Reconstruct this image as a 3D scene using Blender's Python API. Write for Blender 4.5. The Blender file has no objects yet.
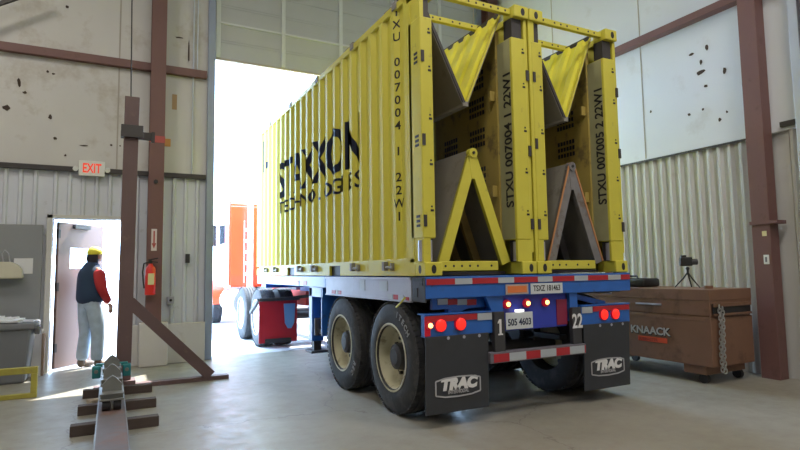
import bpy, bmesh, math, random
from mathutils import Vector, Matrix
random.seed(7)
S = bpy.context.scene
COL = S.collection
PI = math.pi

# ------------------------------------------------------------------ camera, sky, sun, lights, exposure
CAMZ = 1.322
yaw, pit, rol, foc = math.radians(27.58), math.radians(4.69), math.radians(-0.85), 552.2
F = Vector((math.sin(yaw)*math.cos(pit), math.cos(yaw)*math.cos(pit), math.sin(pit)))
R = F.cross(Vector((0, 0, 1))).normalized(); U = R.cross(F)
R2 = R*math.cos(rol)+U*math.sin(rol); U2 = -R*math.sin(rol)+U*math.cos(rol)
cam = bpy.data.cameras.new('camera'); co = bpy.data.objects.new('camera', cam); COL.objects.link(co)
m = Matrix((R2, U2, -F)).transposed().to_4x4(); m.translation = (0, 0, CAMZ); co.matrix_world = m
cam.sensor_width = 36; cam.lens = foc*36/800; cam.clip_start = 0.05; cam.clip_end = 500
S.camera = co

S.view_settings.view_transform = 'Standard'; S.view_settings.look = 'None'
S.view_settings.gamma = 1; S.view_settings.use_curve_mapping = False
S.view_settings.exposure = 0.0

w = bpy.data.worlds.new('sky'); S.world = w; w.use_nodes = True
wn = w.node_tree; wn.nodes.clear()
bg = wn.nodes.new('ShaderNodeBackground'); bg.inputs[0].default_value = (0.47, 0.70, 1.0, 1); bg.inputs[1].default_value = 14.5
wo = wn.nodes.new('ShaderNodeOutputWorld'); wn.links.new(bg.outputs[0], wo.inputs[0])

def lamp(name, kind, loc, rot, energy, color, **kw):
    l = bpy.data.lights.new(name, kind); l.energy = energy; l.color = color
    for k, v in kw.items(): setattr(l, k, v)
    o = bpy.data.objects.new(name, l); COL.objects.link(o); o.location = loc; o.rotation_euler = rot
    return o
sd = Vector((0.415, 0.352, 0.839)).normalized()
sun = lamp('sun', 'SUN', (10, 20, 20), (0, 0, 0), 17, (1.0, 0.96, 0.90), angle=0.01)
sun.rotation_euler = sd.to_track_quat('Z', 'Y').to_euler()
for (lx, ly, e) in ((0.5, 1.5, 150), (4.5, 0.5, 150), (-3.0, 5.0, 150), (3.0, -4.0, 130)):
    lamp('ceiling_lamp', 'AREA', (lx, ly, 7.3), (0, 0, 0), e, (1.0, 0.93, 0.84), shape='RECTANGLE', size=1.6, size_y=1.0)

# ------------------------------------------------------------------ materials
MATS = {}
def mat(name, col, rough=0.6, metal=0.0, var=0.0, vscale=3.0, dirt=None, dscale=6.0, damt=0.0, dth=0.6,
        bump=0.0, bscale=30.0, emit=None, estr=0.0, stretch=(1, 1, 1), coat=0.0, alpha=None):
    if name in MATS: return MATS[name]
    m = bpy.data.materials.new(name); m.use_nodes = True; nt = m.node_tree
    b = nt.nodes['Principled BSDF']; b.inputs['Roughness'].default_value = rough; b.inputs['Metallic'].default_value = metal
    b.inputs['Base Color'].default_value = (*col, 1); m.diffuse_color = (*col, 1)
    b.inputs['Coat Weight'].default_value = coat
    tc = nt.nodes.new('ShaderNodeTexCoord'); mp = nt.nodes.new('ShaderNodeMapping'); nt.links.new(tc.outputs['Object'], mp.inputs[0])
    mp.inputs['Scale'].default_value = stretch
    last = None
    if var > 0:
        n = nt.nodes.new('ShaderNodeTexNoise'); n.inputs['Scale'].default_value = vscale; n.inputs['Detail'].default_value = 5
        nt.links.new(mp.outputs[0], n.inputs['Vector'])
        mx = nt.nodes.new('ShaderNodeMix'); mx.data_type = 'RGBA'
        mx.inputs[6].default_value = (*[max(0, c*(1-var)) for c in col], 1); mx.inputs[7].default_value = (*[min(1, c*(1+var)) for c in col], 1)
        nt.links.new(n.outputs[0], mx.inputs[0]); last = mx.outputs[2]
    if dirt:
        n = nt.nodes.new('ShaderNodeTexNoise'); n.inputs['Scale'].default_value = dscale; n.inputs['Detail'].default_value = 8; n.inputs['Roughness'].default_value = 0.65
        nt.links.new(mp.outputs[0], n.inputs['Vector'])
        r = nt.nodes.new('ShaderNodeMapRange'); r.inputs[1].default_value = dth; r.inputs[2].default_value = dth+0.12; r.inputs[3].default_value = 0; r.inputs[4].default_value = damt
        nt.links.new(n.outputs[0], r.inputs[0])
        mx = nt.nodes.new('ShaderNodeMix'); mx.data_type = 'RGBA'
        if last: nt.links.new(last, mx.inputs[6])
        else: mx.inputs[6].default_value = (*col, 1)
        mx.inputs[7].default_value = (*dirt, 1); nt.links.new(r.outputs[0], mx.inputs[0]); last = mx.outputs[2]
    if last: nt.links.new(last, b.inputs['Base Color'])
    if bump > 0:
        n = nt.nodes.new('ShaderNodeTexNoise'); n.inputs['Scale'].default_value = bscale; nt.links.new(mp.outputs[0], n.inputs['Vector'])
        bp = nt.nodes.new('ShaderNodeBump'); bp.inputs['Strength'].default_value = bump; bp.inputs['Distance'].default_value = 0.02
        nt.links.new(n.outputs[0], bp.inputs['Height']); nt.links.new(bp.outputs[0], b.inputs['Normal'])
    if emit: b.inputs['Emission Color'].default_value = (*emit, 1); b.inputs['Emission Strength'].default_value = estr
    MATS[name] = m
    return m
YEL = mat('container_yellow', (0.62, 0.555, 0.06), 0.45, var=0.10, vscale=4, dirt=(0.25, 0.19, 0.06), dscale=9, damt=0.55, dth=0.62)
SIDEY = mat('side_yellow', (0.62, 0.555, 0.06), 0.55, var=0.06, vscale=2)
POSTG = mat('post_shade_grey_green', (0.36, 0.35, 0.19), 0.6, var=0.2, vscale=5)  # duller yellow: shade of the post's inner face put into the colour
YELR = mat('roof_yellow', (0.74, 0.68, 0.05), 0.45, var=0.10, vscale=5, dirt=(0.45, 0.33, 0.05), dscale=6, damt=0.5, dth=0.58)
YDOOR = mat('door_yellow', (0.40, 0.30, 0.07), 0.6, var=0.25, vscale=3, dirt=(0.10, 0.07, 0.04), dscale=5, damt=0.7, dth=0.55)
NAVY = mat('navy_paint', (0.012, 0.02, 0.06), 0.5, var=0.2)
BLACKP = mat('black_paint', (0.02, 0.02, 0.022), 0.5, var=0.2)
LINING = mat('grey_lining', (0.24, 0.225, 0.20), 0.6, var=0.15, vscale=3, dirt=(0.1, 0.08, 0.06), dscale=5, damt=0.5, dth=0.58)
STEELD = mat('dark_steel', (0.06, 0.055, 0.055), 0.5, 0.3, var=0.2)
FLOORP = mat('floor_frame_grey', (0.20, 0.19, 0.19), 0.6, var=0.3, vscale=8, dirt=(0.12, 0.07, 0.04), dscale=10, damt=0.7, dth=0.55)
ORANGE = mat('orange_edge', (0.52, 0.24, 0.10), 0.6, var=0.2)
BLUE = mat('chassis_blue', (0.02, 0.125, 0.48), 0.4, var=0.2, vscale=5, dirt=(0.04, 0.05, 0.08), dscale=8, damt=0.6, dth=0.58, coat=0.2)
SILV = mat('galvanized_plate', (0.42, 0.43, 0.50), 0.4, 0.3, var=0.15, vscale=6, dirt=(0.3, 0.3, 0.33), dscale=7, damt=0.5, dth=0.55)
BUMP = mat('bumper_grey', (0.16, 0.15, 0.18), 0.5, 0.2, var=0.2)
TAPR = mat('tape_red', (0.42, 0.02, 0.03), 0.4, var=0.15); TAPW = mat('tape_white', (0.42, 0.46, 0.50), 0.4, var=0.1)
RUB = mat('tire_rubber', (0.035, 0.036, 0.04), 0.75, var=0.25, vscale=10, dirt=(0.13, 0.12, 0.11), dscale=7, damt=0.35, dth=0.5, bump=0.15)
TLET = mat('tire_lettering', (0.30, 0.31, 0.33), 0.8)
RIM = mat('rim_cream', (0.52, 0.49, 0.34), 0.55, var=0.15, vscale=7, dirt=(0.18, 0.14, 0.08), dscale=8, damt=0.7, dth=0.54)
ALU = mat('polished_aluminium', (0.85, 0.86, 0.88), 0.3, 0.8, var=0.05)
FLAP = mat('mudflap_rubber', (0.035, 0.038, 0.045), 0.6, var=0.2, vscale=4)
WHT = mat('white_print', (0.75, 0.75, 0.75), 0.6); WHTD = mat('grey_print', (0.42, 0.42, 0.44), 0.6)
REDL = mat('lamp_red_lens', (0.7, 0.02, 0.015), 0.3, emit=(1, 0.02, 0.012), estr=1.3)
REDD = mat('lamp_red_rim', (0.25, 0.01, 0.02), 0.4, emit=(0.8, 0.0, 0.03), estr=0.25)
AMB = mat('lamp_lit_core', (1, 0.5, 0.2), 0.3, emit=(1, 0.42, 0.12), estr=5)
PUR = mat('chassis_blue_panel', (0.03, 0.05, 0.42), 0.5, var=0.15)
PLATE = mat('plate_white', (0.62, 0.66, 0.68), 0.5, var=0.1); PORA = mat('plate_orange', (0.72, 0.20, 0.06), 0.5)
CHAR = mat('charcoal_steel', (0.05, 0.05, 0.055), 0.5, 0.2, var=0.2)
BROWN = mat('red_oxide_steel', (0.175, 0.088, 0.08), 0.55, var=0.15, vscale=3, dirt=(0.10, 0.05, 0.04), dscale=6, damt=0.5, dth=0.58)
BROWND = mat('jig_oxide_steel', (0.135, 0.085, 0.085), 0.55, var=0.2, vscale=4, dirt=(0.22, 0.15, 0.12), dscale=9, damt=0.5, dth=0.6)
WALLU = mat('insulated_vinyl', (0.60, 0.59, 0.57), 0.55, var=0.10, vscale=0.9, dirt=(0.34, 0.28, 0.20), dscale=1.6, damt=0.45, dth=0.56, bump=0.25, bscale=2.5)
WALLR = mat('vinyl_right', (0.66, 0.69, 0.74), 0.55, var=0.05, vscale=0.9, dirt=(0.42, 0.40, 0.37), dscale=1.8, damt=0.3, dth=0.6, bump=0.25, bscale=2.0)
RIBL = mat('ribbed_sheet_grey', (0.62, 0.65, 0.71), 0.5, 0.0, var=0.08, vscale=2, dirt=(0.28, 0.26, 0.25), dscale=5, damt=0.5, dth=0.62)
RIBR = mat('ribbed_sheet_cream', (0.58, 0.58, 0.565), 0.5, 0.0, var=0.08, vscale=2, dirt=(0.38, 0.32, 0.24), dscale=4, damt=0.4, dth=0.6)
DOORG = mat('overhead_door_grey', (0.50, 0.51, 0.53), 0.5, var=0.06, vscale=2)
JAMB = mat('jamb_blue_grey', (0.30, 0.35, 0.45), 0.5, 0.2, var=0.15)
FLOOR = None
RED = mat('tractor_red', (0.80, 0.09, 0.03), 0.35, var=0.08, coat=0.4)
REDF = mat('red_mudflap', (0.50, 0.015, 0.03), 0.5, var=0.1); LBLUE = mat('pale_blue', (0.16, 0.36, 0.70), 0.5, var=0.1)
GLASS = mat('dark_window_glass', (0.03, 0.04, 0.05), 0.08)
CREAM = mat('cream_plastic', (0.60, 0.58, 0.46), 0.5, var=0.1); GREYB = mat('grey_plastic', (0.17, 0.18, 0.20), 0.6, var=0.1)
BOARD = mat('grey_board', (0.27, 0.285, 0.30), 0.55, var=0.08, vscale=2)
PAPER = mat('paper', (0.72, 0.73, 0.76), 0.8, var=0.05)
DOORB = mat('beige_door', (0.20, 0.135, 0.12), 0.55, var=0.08, vscale=3, dirt=(0.45, 0.12, 0.10), dscale=3, damt=0.35, dth=0.64)
LITE = mat('window_pane', (0.85, 0.88, 0.92), 0.3, emit=(1, 1, 1), estr=0.0)
PLINTH = mat('painted_concrete', (0.60, 0.58, 0.55), 0.8, var=0.08, vscale=3, dirt=(0.4, 0.35, 0.3), dscale=5, damt=0.4, dth=0.6)
WOOD = mat('dark_timber', (0.075, 0.055, 0.048), 0.8, var=0.3, vscale=10, stretch=(1, 8, 8)); WOODL = mat('pale_timber', (0.45, 0.37, 0.28), 0.8, var=0.2, vscale=10)
STEEL = mat('worn_steel', (0.15, 0.12, 0.12), 0.6, 0.2, var=0.25, vscale=6, dirt=(0.20, 0.10, 0.07), dscale=5, damt=0.6, dth=0.52)
STEELL = mat('bare_machined_steel', (0.22, 0.225, 0.215), 0.45, 0.4, var=0.2, vscale=10); TEAL = mat('teal_paint', (0.02, 0.20, 0.22), 0.5, var=0.1)
YFR = mat('guard_yellow', (0.36, 0.32, 0.06), 0.5, var=0.2, vscale=8, dirt=(0.2, 0.16, 0.08), dscale=12, damt=0.5, dth=0.56)
BOX = mat('chest_brown', (0.20, 0.105, 0.065), 0.5, var=0.15, vscale=3, dirt=(0.09, 0.045, 0.03), dscale=4, damt=0.6, dth=0.55)
CHAIN = mat('chain_zinc', (0.45, 0.45, 0.44), 0.35, 0.7); BRED = mat('badge_red', (0.60, 0.08, 0.03), 0.5)
CYL = mat('extinguisher_red', (0.72, 0.02, 0.01), 0.35, coat=0.5); TAG = mat('tag_yellow', (0.75, 0.68, 0.35), 0.6)
EXR = mat('exit_red', (0.8, 0.06, 0.03), 0.5, emit=(1, 0.08, 0.03), estr=0.5); EXW = mat('exit_housing', (0.78, 0.80, 0.76), 0.5)
SKIN = mat('skin', (0.42, 0.24, 0.17), 0.6); DEN = mat('light_denim', (0.40, 0.50, 0.60), 0.85, var=0.35, vscale=9); VEST = mat('navy_vest', (0.018, 0.04, 0.085), 0.8, var=0.2)
SLV = mat('red_sleeve', (0.48, 0.03, 0.035), 0.8, var=0.15); CAPY = mat('cap_yellow', (0.75, 0.68, 0.05), 0.6); CAPG = mat('cap_grey', (0.55, 0.56, 0.55), 0.7)
HAIR = mat('dark_hair', (0.02, 0.02, 0.028), 0.8); BOOT = mat('brown_boot', (0.13, 0.10, 0.08), 0.8)
ORT = mat('orange_tape', (0.62, 0.30, 0.08), 0.6); RDT = mat('faded_red_tape', (0.45, 0.09, 0.08), 0.6); ARW = mat('arrow_face', (0.70, 0.62, 0.60), 0.5)
STAIN = mat('wall_tear', (0.07, 0.05, 0.04), 0.9)
TIN = mat('grey_pipe', (0.55, 0.60, 0.68), 0.4, 0.3, var=0.1)

# ------------------------------------------------------------------ mesh helpers (world coordinates)
class MB:
    def __init__(s): s.bm = bmesh.new()
    def hexa(s, p, bevel=0.0, seg=2):
        vs = [s.bm.verts.new(q) for q in p]; fs = []
        for f in ((0, 3, 2, 1), (4, 5, 6, 7), (0, 1, 5, 4), (1, 2, 6, 5), (2, 3, 7, 6), (3, 0, 4, 7)): fs.append(s.bm.faces.new([vs[i] for i in f]))
        if bevel > 0:
            es = list({e for f in fs for e in f.edges})
            bmesh.ops.bevel(s.bm, geom=es, offset=bevel, segments=seg, affect='EDGES', profile=0.5)
        return s
    def box(s, x0, x1, y0, y1, z0, z1, bevel=0.0, seg=2):
        x0, x1 = min(x0, x1), max(x0, x1); y0, y1 = min(y0, y1), max(y0, y1); z0, z1 = min(z0, z1), max(z0, z1)
        return s.hexa([(x0, y0, z0), (x1, y0, z0), (x1, y1, z0), (x0, y1, z0), (x0, y0, z1), (x1, y0, z1), (x1, y1, z1), (x0, y1, z1)], bevel, seg)
    def bar(s, a, b, wid, hei, up=(0, 0, 1), bevel=0.0):
        a, b = Vector(a), Vector(b); d = (b-a).normalized(); u = Vector(up); x = d.cross(u).normalized(); u = x.cross(d)
        p = []
        for q in (a, b):
            for i, j in ((-1, -1), (1, -1), (1, 1), (-1, 1)): p.append(q+x*wid/2*i+u*hei/2*j)
        return s.hexa(p, bevel)
    def cyl(s, a, b, r, seg=20, r2=None):
        a, b = Vector(a), Vector(b); d = (b-a); L = d.length
        M = Matrix.Translation((a+b)/2) @ d.to_track_quat('Z', 'Y').to_matrix().to_4x4()
        bmesh.ops.create_cone(s.bm, cap_ends=True, segments=seg, radius1=r, radius2=r if r2 is None else r2, depth=L, matrix=M)
        return s
    def sph(s, c, r, sx=1, sy=1, sz=1, seg=16):
        M = Matrix.Translation(c) @ Matrix.Diagonal((sx, sy, sz, 1))
        bmesh.ops.create_uvsphere(s.bm, u_segments=seg, v_segments=seg//2+2, radius=r, matrix=M); return s
    def lathe(s, prof, c, axis='X', seg=40, sign=1, a0=0, a1=2*PI):
        c = Vector(c); full = abs(a1-a0-2*PI) < 1e-4; n = seg if full else seg+1; rings = []
        for k in range(n):
            a = a0+(a1-a0)*k/seg; ring = []
            for h, r in prof:
                h *= sign
                if axis == 'X': q = (h, r*math.cos(a), r*math.sin(a))
                elif axis == 'Y': q = (r*math.cos(a), h, r*math.sin(a))
                else: q = (r*math.cos(a), r*math.sin(a), h)
                ring.append(s.bm.verts.new(c+Vector(q)))
            rings.append(ring)
        for k in range(seg if full else seg):
            A, B = rings[k], rings[(k+1) % n]
            for i in range(len(prof)-1): s.bm.faces.new((A[i], A[i+1], B[i+1], B[i]))
        return s
    def tube(s, pts, r, seg=8):
        pts = [Vector(p) for p in pts]; prev = None; N = None
        for i, p in enumerate(pts):
            d = ((pts[min(i+1, len(pts)-1)]-pts[max(i-1, 0)])).normalized()
            if N is None: N = d.orthogonal().normalized()
            N = (N-d*N.dot(d)).normalized(); B = d.cross(N)
            rr = r[i] if isinstance(r, (list, tuple)) else r
            ring = [s.bm.verts.new(p+(N*math.cos(2*PI*k/seg)+B*math.sin(2*PI*k/seg))*rr) for k in range(seg)]
            if prev:
                for k in range(seg): s.bm.faces.new((prev[k], prev[(k+1) % seg], ring[(k+1) % seg], ring[k]))
            else: s.bm.faces.new(ring[::-1])
            prev = ring
        s.bm.faces.new(prev); return s
    def prism(s, poly, d):          # poly: list of 3D points, extruded by vector d
        d = Vector(d); a = [s.bm.verts.new(Vector(p)) for p in poly]; b = [s.bm.verts.new(Vector(p)+d) for p in poly]; n = len(a)
        s.bm.faces.new(a[::-1]); s.bm.faces.new(b)
        for i in range(n): s.bm.faces.new((a[i], a[(i+1) % n], b[(i+1) % n], b[i]))
        return s
    def sheet(s, prof, origin, along, out, height, thick=0.004):   # ribbed sheet: prof = [(t, depth)], extruded by height vector
        o = Vector(origin); al = Vector(along); ou = Vector(out); h = Vector(height)
        rows = []
        for t, d in prof: rows.append([o+al*t+ou*d, o+al*t+ou*d+h, o+al*t+ou*(d-thick), o+al*t+ou*(d-thick)+h])
        vs = [[s.bm.verts.new(q) for q in r] for r in rows]
        for i in range(len(vs)-1):
            A, B = vs[i], vs[i+1]
            s.bm.faces.new((A[0], B[0], B[1], A[1])); s.bm.faces.new((A[2], A[3], B[3], B[2]))
            s.bm.faces.new((A[1], B[1], B[3], A[3])); s.bm.faces.new((A[0], A[2], B[2], B[0]))
        for A in (vs[0], vs[-1]): s.bm.faces.new((A[0], A[1], A[3], A[2]))
        return s
def wloc(o):
    v = Vector((0, 0, 0))
    while o: v += o.location; o = o.parent
    return v
def split_pieces(mb):
    # far-apart pieces of one builder become separate parts
    bm = mb.bm; bm.verts.ensure_lookup_table(); n = len(bm.verts)
    if n > 60000: return None
    isl = [-1]*n; bm.verts.index_update(); k = 0; boxes = []
    for v in bm.verts:
        if isl[v.index] >= 0: continue
        st = [v]; isl[v.index] = k; lo = v.co.copy(); hi = v.co.copy()
        while st:
            q = st.pop()
            for i in range(3): lo[i] = min(lo[i], q.co[i]); hi[i] = max(hi[i], q.co[i])
            for e in q.link_edges:
                o = e.other_vert(q)
                if isl[o.index] < 0: isl[o.index] = k; st.append(o)
        boxes.append((lo, hi, max(hi-lo))); k += 1
        if k > 150: return None
    if k < 2: return None
    par = list(range(k))
    def find(a):
        while par[a] != a: a = par[a]
        return a
    for i in range(k):
        for j in range(i+1, k):
            g = 0.0
            for t in range(3): g += max(0.0, boxes[i][0][t]-boxes[j][1][t], boxes[j][0][t]-boxes[i][1][t])**2
            if math.sqrt(g) <= max(0.02, 0.5*max(boxes[i][2], boxes[j][2])): par[find(i)] = find(j)
    roots = sorted({find(i) for i in range(k)})
    if len(roots) < 2: return None
    outs = []
    for r_ in roots:
        c = MB(); c.bm.free(); c.bm = bm.copy(); c.bm.verts.ensure_lookup_table()
        bmesh.ops.delete(c.bm, geom=[c.bm.verts[i] for i in range(n) if find(isl[i]) != r_], context='VERTS'); outs.append(c)
    bm.free(); return outs
def obj(name, mb, material, parent=None, smooth=False, kind=None, label=None, origin=None):
    if parent is not None and 'lettering' not in name:
        got = split_pieces(mb)
        if got:
            os_ = [obj(name, g, material, parent, smooth, kind, label) for g in got]
            return os_[0]
    me = bpy.data.meshes.new(name)
    bmesh.ops.recalc_face_normals(mb.bm, faces=mb.bm.faces)
    mb.bm.normal_update()
    off = wloc(parent) if parent else Vector((0, 0, 0))
    if parent is None and origin is not None: off = Vector(origin)
    for v in mb.bm.verts: v.co -= off
    if smooth:
        for f in mb.bm.faces: f.smooth = True
        for e in mb.bm.edges:
            if len(e.link_faces) == 2 and e.calc_face_angle(0) > 0.7: e.smooth = False
    mb.bm.to_mesh(me); mb.bm.free(); me.materials.append(material)
    o = bpy.data.objects.new(name, me); COL.objects.link(o)
    if parent: o.parent = parent
    elif origin is not None: o.location = origin
    if kind: o['kind'] = kind
    if label: o['label'] = label
    return o
def thing(name, label, cat, loc=(0, 0, 0), group=None):
    o = bpy.data.objects.new(name, None); COL.objects.link(o); o.location = loc; o.empty_display_size = 0.1
    o['label'] = label; o['category'] = cat
    if group: o['group'] = group
    return o
def tag(o, label, cat, group=None):
    o['label'] = label; o['category'] = cat
    if group: o['group'] = group
    return o
def struct(name, mb, material, smooth=False): return obj(name, mb, material, None, smooth, kind='structure')
def text_bm(body, size, M, depth=0.002, bold=0.0, sx=1.0, spacing=1.0, align='LEFT', line=1.0):
    c = bpy.data.curves.new('txt', 'FONT'); c.body = body; c.size = size; c.extrude = depth/2; c.offset = bold
    c.space_character = spacing; c.align_x = align; c.space_line = line; c.resolution_u = 3
    o = bpy.data.objects.new('txt', c); COL.objects.link(o)
    dg = bpy.context.evaluated_depsgraph_get(); me = bpy.data.meshes.new_from_object(o.evaluated_get(dg))
    b = MB(); b.bm.from_mesh(me); bpy.data.objects.remove(o); bpy.data.curves.remove(c); bpy.data.meshes.remove(me)
    for v in b.bm.verts: v.co.x *= sx
    b.bm.transform(M); return b
def frame(o, ex, ey):           # matrix: text x axis -> ex, y axis -> ey, at o
    ex, ey = Vector(ex), Vector(ey); ez = ex.cross(ey)
    M = Matrix((ex, ey, ez)).transposed().to_4x4(); M.translation = Vector(o); return M
def rear(o): return frame(o, (1, 0, 0), (0, 0, 1))        # lettering on faces looking to -Y
def ribprof(L, pitch, d, top, slope, start=0.0):
    pr = [(0, 0)]; t = start
    while t+2*slope+top < L:
        if t > pr[-1][0]: pr.append((t, 0))
        pr += [(t+slope, d), (t+slope+top, d), (t+2*slope+top, 0)]; t += pitch
    pr.append((L, 0)); return pr

# ------------------------------------------------------------------ structure
# floor: concrete with warm and grey mottling, cracks
def floor_mat():
    m = bpy.data.materials.new('concrete_floor'); m.use_nodes = True; nt = m.node_tree; b = nt.nodes['Principled BSDF']
    tc = nt.nodes.new('ShaderNodeTexCoord')
    def noise(sc, det=6, ro=0.6):
        n = nt.nodes.new('ShaderNodeTexNoise'); n.inputs['Scale'].default_value = sc; n.inputs['Detail'].default_value = det; n.inputs['Roughness'].default_value = ro
        nt.links.new(tc.outputs['Object'], n.inputs['Vector']); return n
    def mix(f, a, bb):
        mx = nt.nodes.new('ShaderNodeMix'); mx.data_type = 'RGBA'; nt.links.new(f, mx.inputs[0])
        if isinstance(a, tuple): mx.inputs[6].default_value = (*a, 1)
        else: nt.links.new(a, mx.inputs[6])
        mx.inputs[7].default_value = (*bb, 1); return mx.outputs[2]
    def rng(src, a, b_, c=0.0, d=1.0):
        r = nt.nodes.new('ShaderNodeMapRange'); nt.links.new(src, r.inputs[0])
        for i, v in enumerate((a, b_, c, d)): r.inputs[i+1].default_value = v
        return r.outputs[0]
    n1 = noise(0.7); n2 = noise(5, 8, 0.7); n3 = noise(1.7, 7, 0.62)
    c = mix(rng(n1.outputs[0], 0.35, 0.7), (0.25, 0.235, 0.19), (0.32, 0.305, 0.26))
    c = mix(rng(n2.outputs[0], 0.56, 0.72, 0, 0.5), c, (0.26, 0.235, 0.19))
    c = mix(rng(n3.outputs[0], 0.62, 0.72, 0, 0.55), c, (0.22, 0.18, 0.14))
    v = nt.nodes.new('ShaderNodeTexVoronoi'); v.feature = 'DISTANCE_TO_EDGE'; v.inputs['Scale'].default_value = 0.33
    dn = noise(2.0, 5); ad = nt.nodes.new('ShaderNodeVectorMath'); ad.operation = 'MULTIPLY_ADD'
    ad.inputs[1].default_value = (0.5, 0.5, 0.5); nt.links.new(dn.outputs[1], ad.inputs[0]); nt.links.new(tc.outputs['Object'], ad.inputs[2]); nt.links.new(ad.outputs[0], v.inputs['Vector'])
    c = mix(rng(v.outputs[0], 0.0, 0.0035, 0.55, 0.0), c, (0.08, 0.07, 0.06))
    nt.links.new(c, b.inputs['Base Color'])
    nt.links.new(rng(n2.outputs[0], 0.3, 0.7, 0.32, 0.55), b.inputs['Roughness'])
    bp = nt.nodes.new('ShaderNodeBump'); bp.inputs['Strength'].default_value = 0.12; bp.inputs['Distance'].default_value = 0.01
    nt.links.new(n2.outputs[0], bp.inputs['Height']); nt.links.new(bp.outputs[0], b.inputs['Normal'])
    return m
struct('floor', MB().box(-7, 7.2, -8, 9.25, -0.2, 0), floor_mat())
APR = mat('outdoor_concrete', (0.50, 0.52, 0.55), 0.8, var=0.1, vscale=1.5)
struct('ground', MB().box(-60, 80, 9.25, 160, -0.2, -0.004), APR)
WY = 9.05       # inner face of the far wall
DX0, DX1, DZ = 1.42, 6.55, 7.4      # big door opening
PX0, PX1, PZ = -0.74, 0.16, 2.12   # personnel door opening
SPL = 2.84
# far wall: upper insulated part and backing of lower part
b = MB(); b.box(-7, DX0-0.12, WY, WY+0.2, SPL, 8); b.box(DX1, 7.2, WY, WY+0.2, SPL, 8); b.box(DX0-0.02, DX1, WY, WY+0.2, DZ, 8)
wall_far = struct('wall_far', b, WALLU)
b = MB(); b.box(-7, PX0, WY+0.04, WY+0.2, 0, SPL); b.box(PX0, PX1, WY+0.04, WY+0.2, PZ, SPL); b.box(PX1, DX0-0.12, WY+0.04, WY+0.2, 0, SPL); b.box(DX1, 7.2, WY+0.04, WY+0.2, 0, SPL)
for x0, x1, z0 in ((-7, PX0-0.07, 0), (PX0-0.07, PX1+0.07, PZ+0.05), (PX1+0.07, DX0-0.14, 0), (DX1, 7.0, 0)):
    b.sheet(ribprof(x1-x0, 0.17, 0.03, 0.03, 0.018, 0.05), (x0, WY+0.035, z0), (1, 0, 0), (0, -1, 0), (0, 0, SPL-0.02-z0))
obj('wall_lower_sheet', b, RIBL, wall_far)
b = MB(); b.box(7.0, 7.2, -8, WY, 2.90, 8)
wall_right = struct('wall_right', b, WALLR)
b = MB(); b.box(7.06, 7.2, -8, WY, 0, 2.90)
b.sheet(ribprof(WY-3.75, 0.143, 0.04, 0.035, 0.03, 0.02), (7.05, 3.75, 0.0), (0, 1, 0), (-1, 0, 0), (0, 0, 2.88))
b.sheet(ribprof(3.6+8, 0.143, 0.04, 0.035, 0.03, 0.02), (7.05, -8, 0.0), (0, 1, 0), (-1, 0, 0), (0, 0, 2.95))
obj('wall_lower_sheet', b, RIBR, wall_right)
struct('wall_left', MB().box(-7.2, -7, -8, WY+0.2, 0, 8), WALLU)
struct('wall_back', MB().box(-7, 7.2, -8.2, -8, 0, 8), WALLU)
struct('ceiling', MB().box(-7.2, 7.2, -8.2, WY+0.2, 8, 8.2), WALLU)
# tears and dark scuffs on the vinyl
def blot(mb, c, ax, ay, w_, h_, n=9):
    c = Vector(c); ax = Vector(ax); ay = Vector(ay); out = ax.cross(ay)
    poly = []
    for k in range(n):
        a = 2*PI*k/n; r = random.uniform(0.6, 1.1)
        poly.append(c+ax*w_/2*r*math.cos(a)+ay*h_/2*r*math.sin(a))
    mb.prism(poly, out*0.003)
FT = [(-1.33, 3.62, .12, .1), (-1.2, 4.0, .05, .16), (-1.13, 3.86, .06, .05), (-0.87, 4.2, .04, .05), (-0.8, 4.18, .05, .03), (-0.82, 3.55, .05, .08), (-0.66, 5.2, .05, .05), (-0.75, 3.25, .05, .05), (-.4, 3.18, .12, .02), (-.62, 3.02, .04, .04),
      (-0.05, 3.22, .04, .03), (0.07, 3.22, .03, .03), (1.0, 4.8, .03, .4), (.85, 5.02, .14, .03)]
b = MB()
for x, z, w_, h_ in FT: blot(b, (x, WY-0.004, z), (1, 0, 0), (0, 0, 1), w_, h_)
obj('wall_tear', b, STAIN, wall_far)
RT = [(4.62, 4.22, .12, .05), (4.40, 4.24, .05, .10), (4.50, 3.93, .16, .08), (4.18, 3.85, .05, .10), (4.44, 3.72, .06, .05), (4.49, 4.06, .04, .08), (4.7, 3.40, .05, .04), (4.5, 3.42, .04, .04), (3.93, 3.58, .08, .16), (4.28, 3.22, .05, .05), (5.3, 3.6, .04, .04), (4.18, 3.3, .03, .04)]
b = MB()
for y, z, w_, h_ in RT: blot(b, (6.996, y+0.05, z), (0, -1, 0), (0, 0, 1), w_, h_)
obj('wall_tear', b, STAIN, wall_right)
# seams and girts
SEAM = mat('seam_brown', (0.40, 0.37, 0.32), 0.7, var=0.15)  # brownish strips along the vinyl panel seams
b = MB()
for x in (0.02, -2.0, -3.6): b.box(x, x+0.02, WY-0.004, WY-0.0005, SPL+0.03, 8)
obj('wall_seam', b, SEAM, wall_far)
b = MB()
for y in (5.47, 7.3): b.box(6.995, 6.9995, y, y+0.018, 2.92, 8)
obj('wall_seam', b, SEAM, wall_right)
b = MB(); b.box(-7, 1.27, WY-0.09, WY-0.0005, 4.40, 4.52, 0.006); struct('trim_1', b, BROWN)
b = MB(); b.box(-7, 1.28, WY-0.045, WY-0.0005, 2.79, 2.86, 0.004); struct('trim_2', b, STEELD)
b = MB(); b.box(6.86, 6.9995, 3.93, WY-0.25, 4.63, 4.73, 0.006); b.box(6.86, 6.9995, -8, 3.70, 4.63, 4.73, 0.006); struct('trim_3', b, BROWN)
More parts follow.
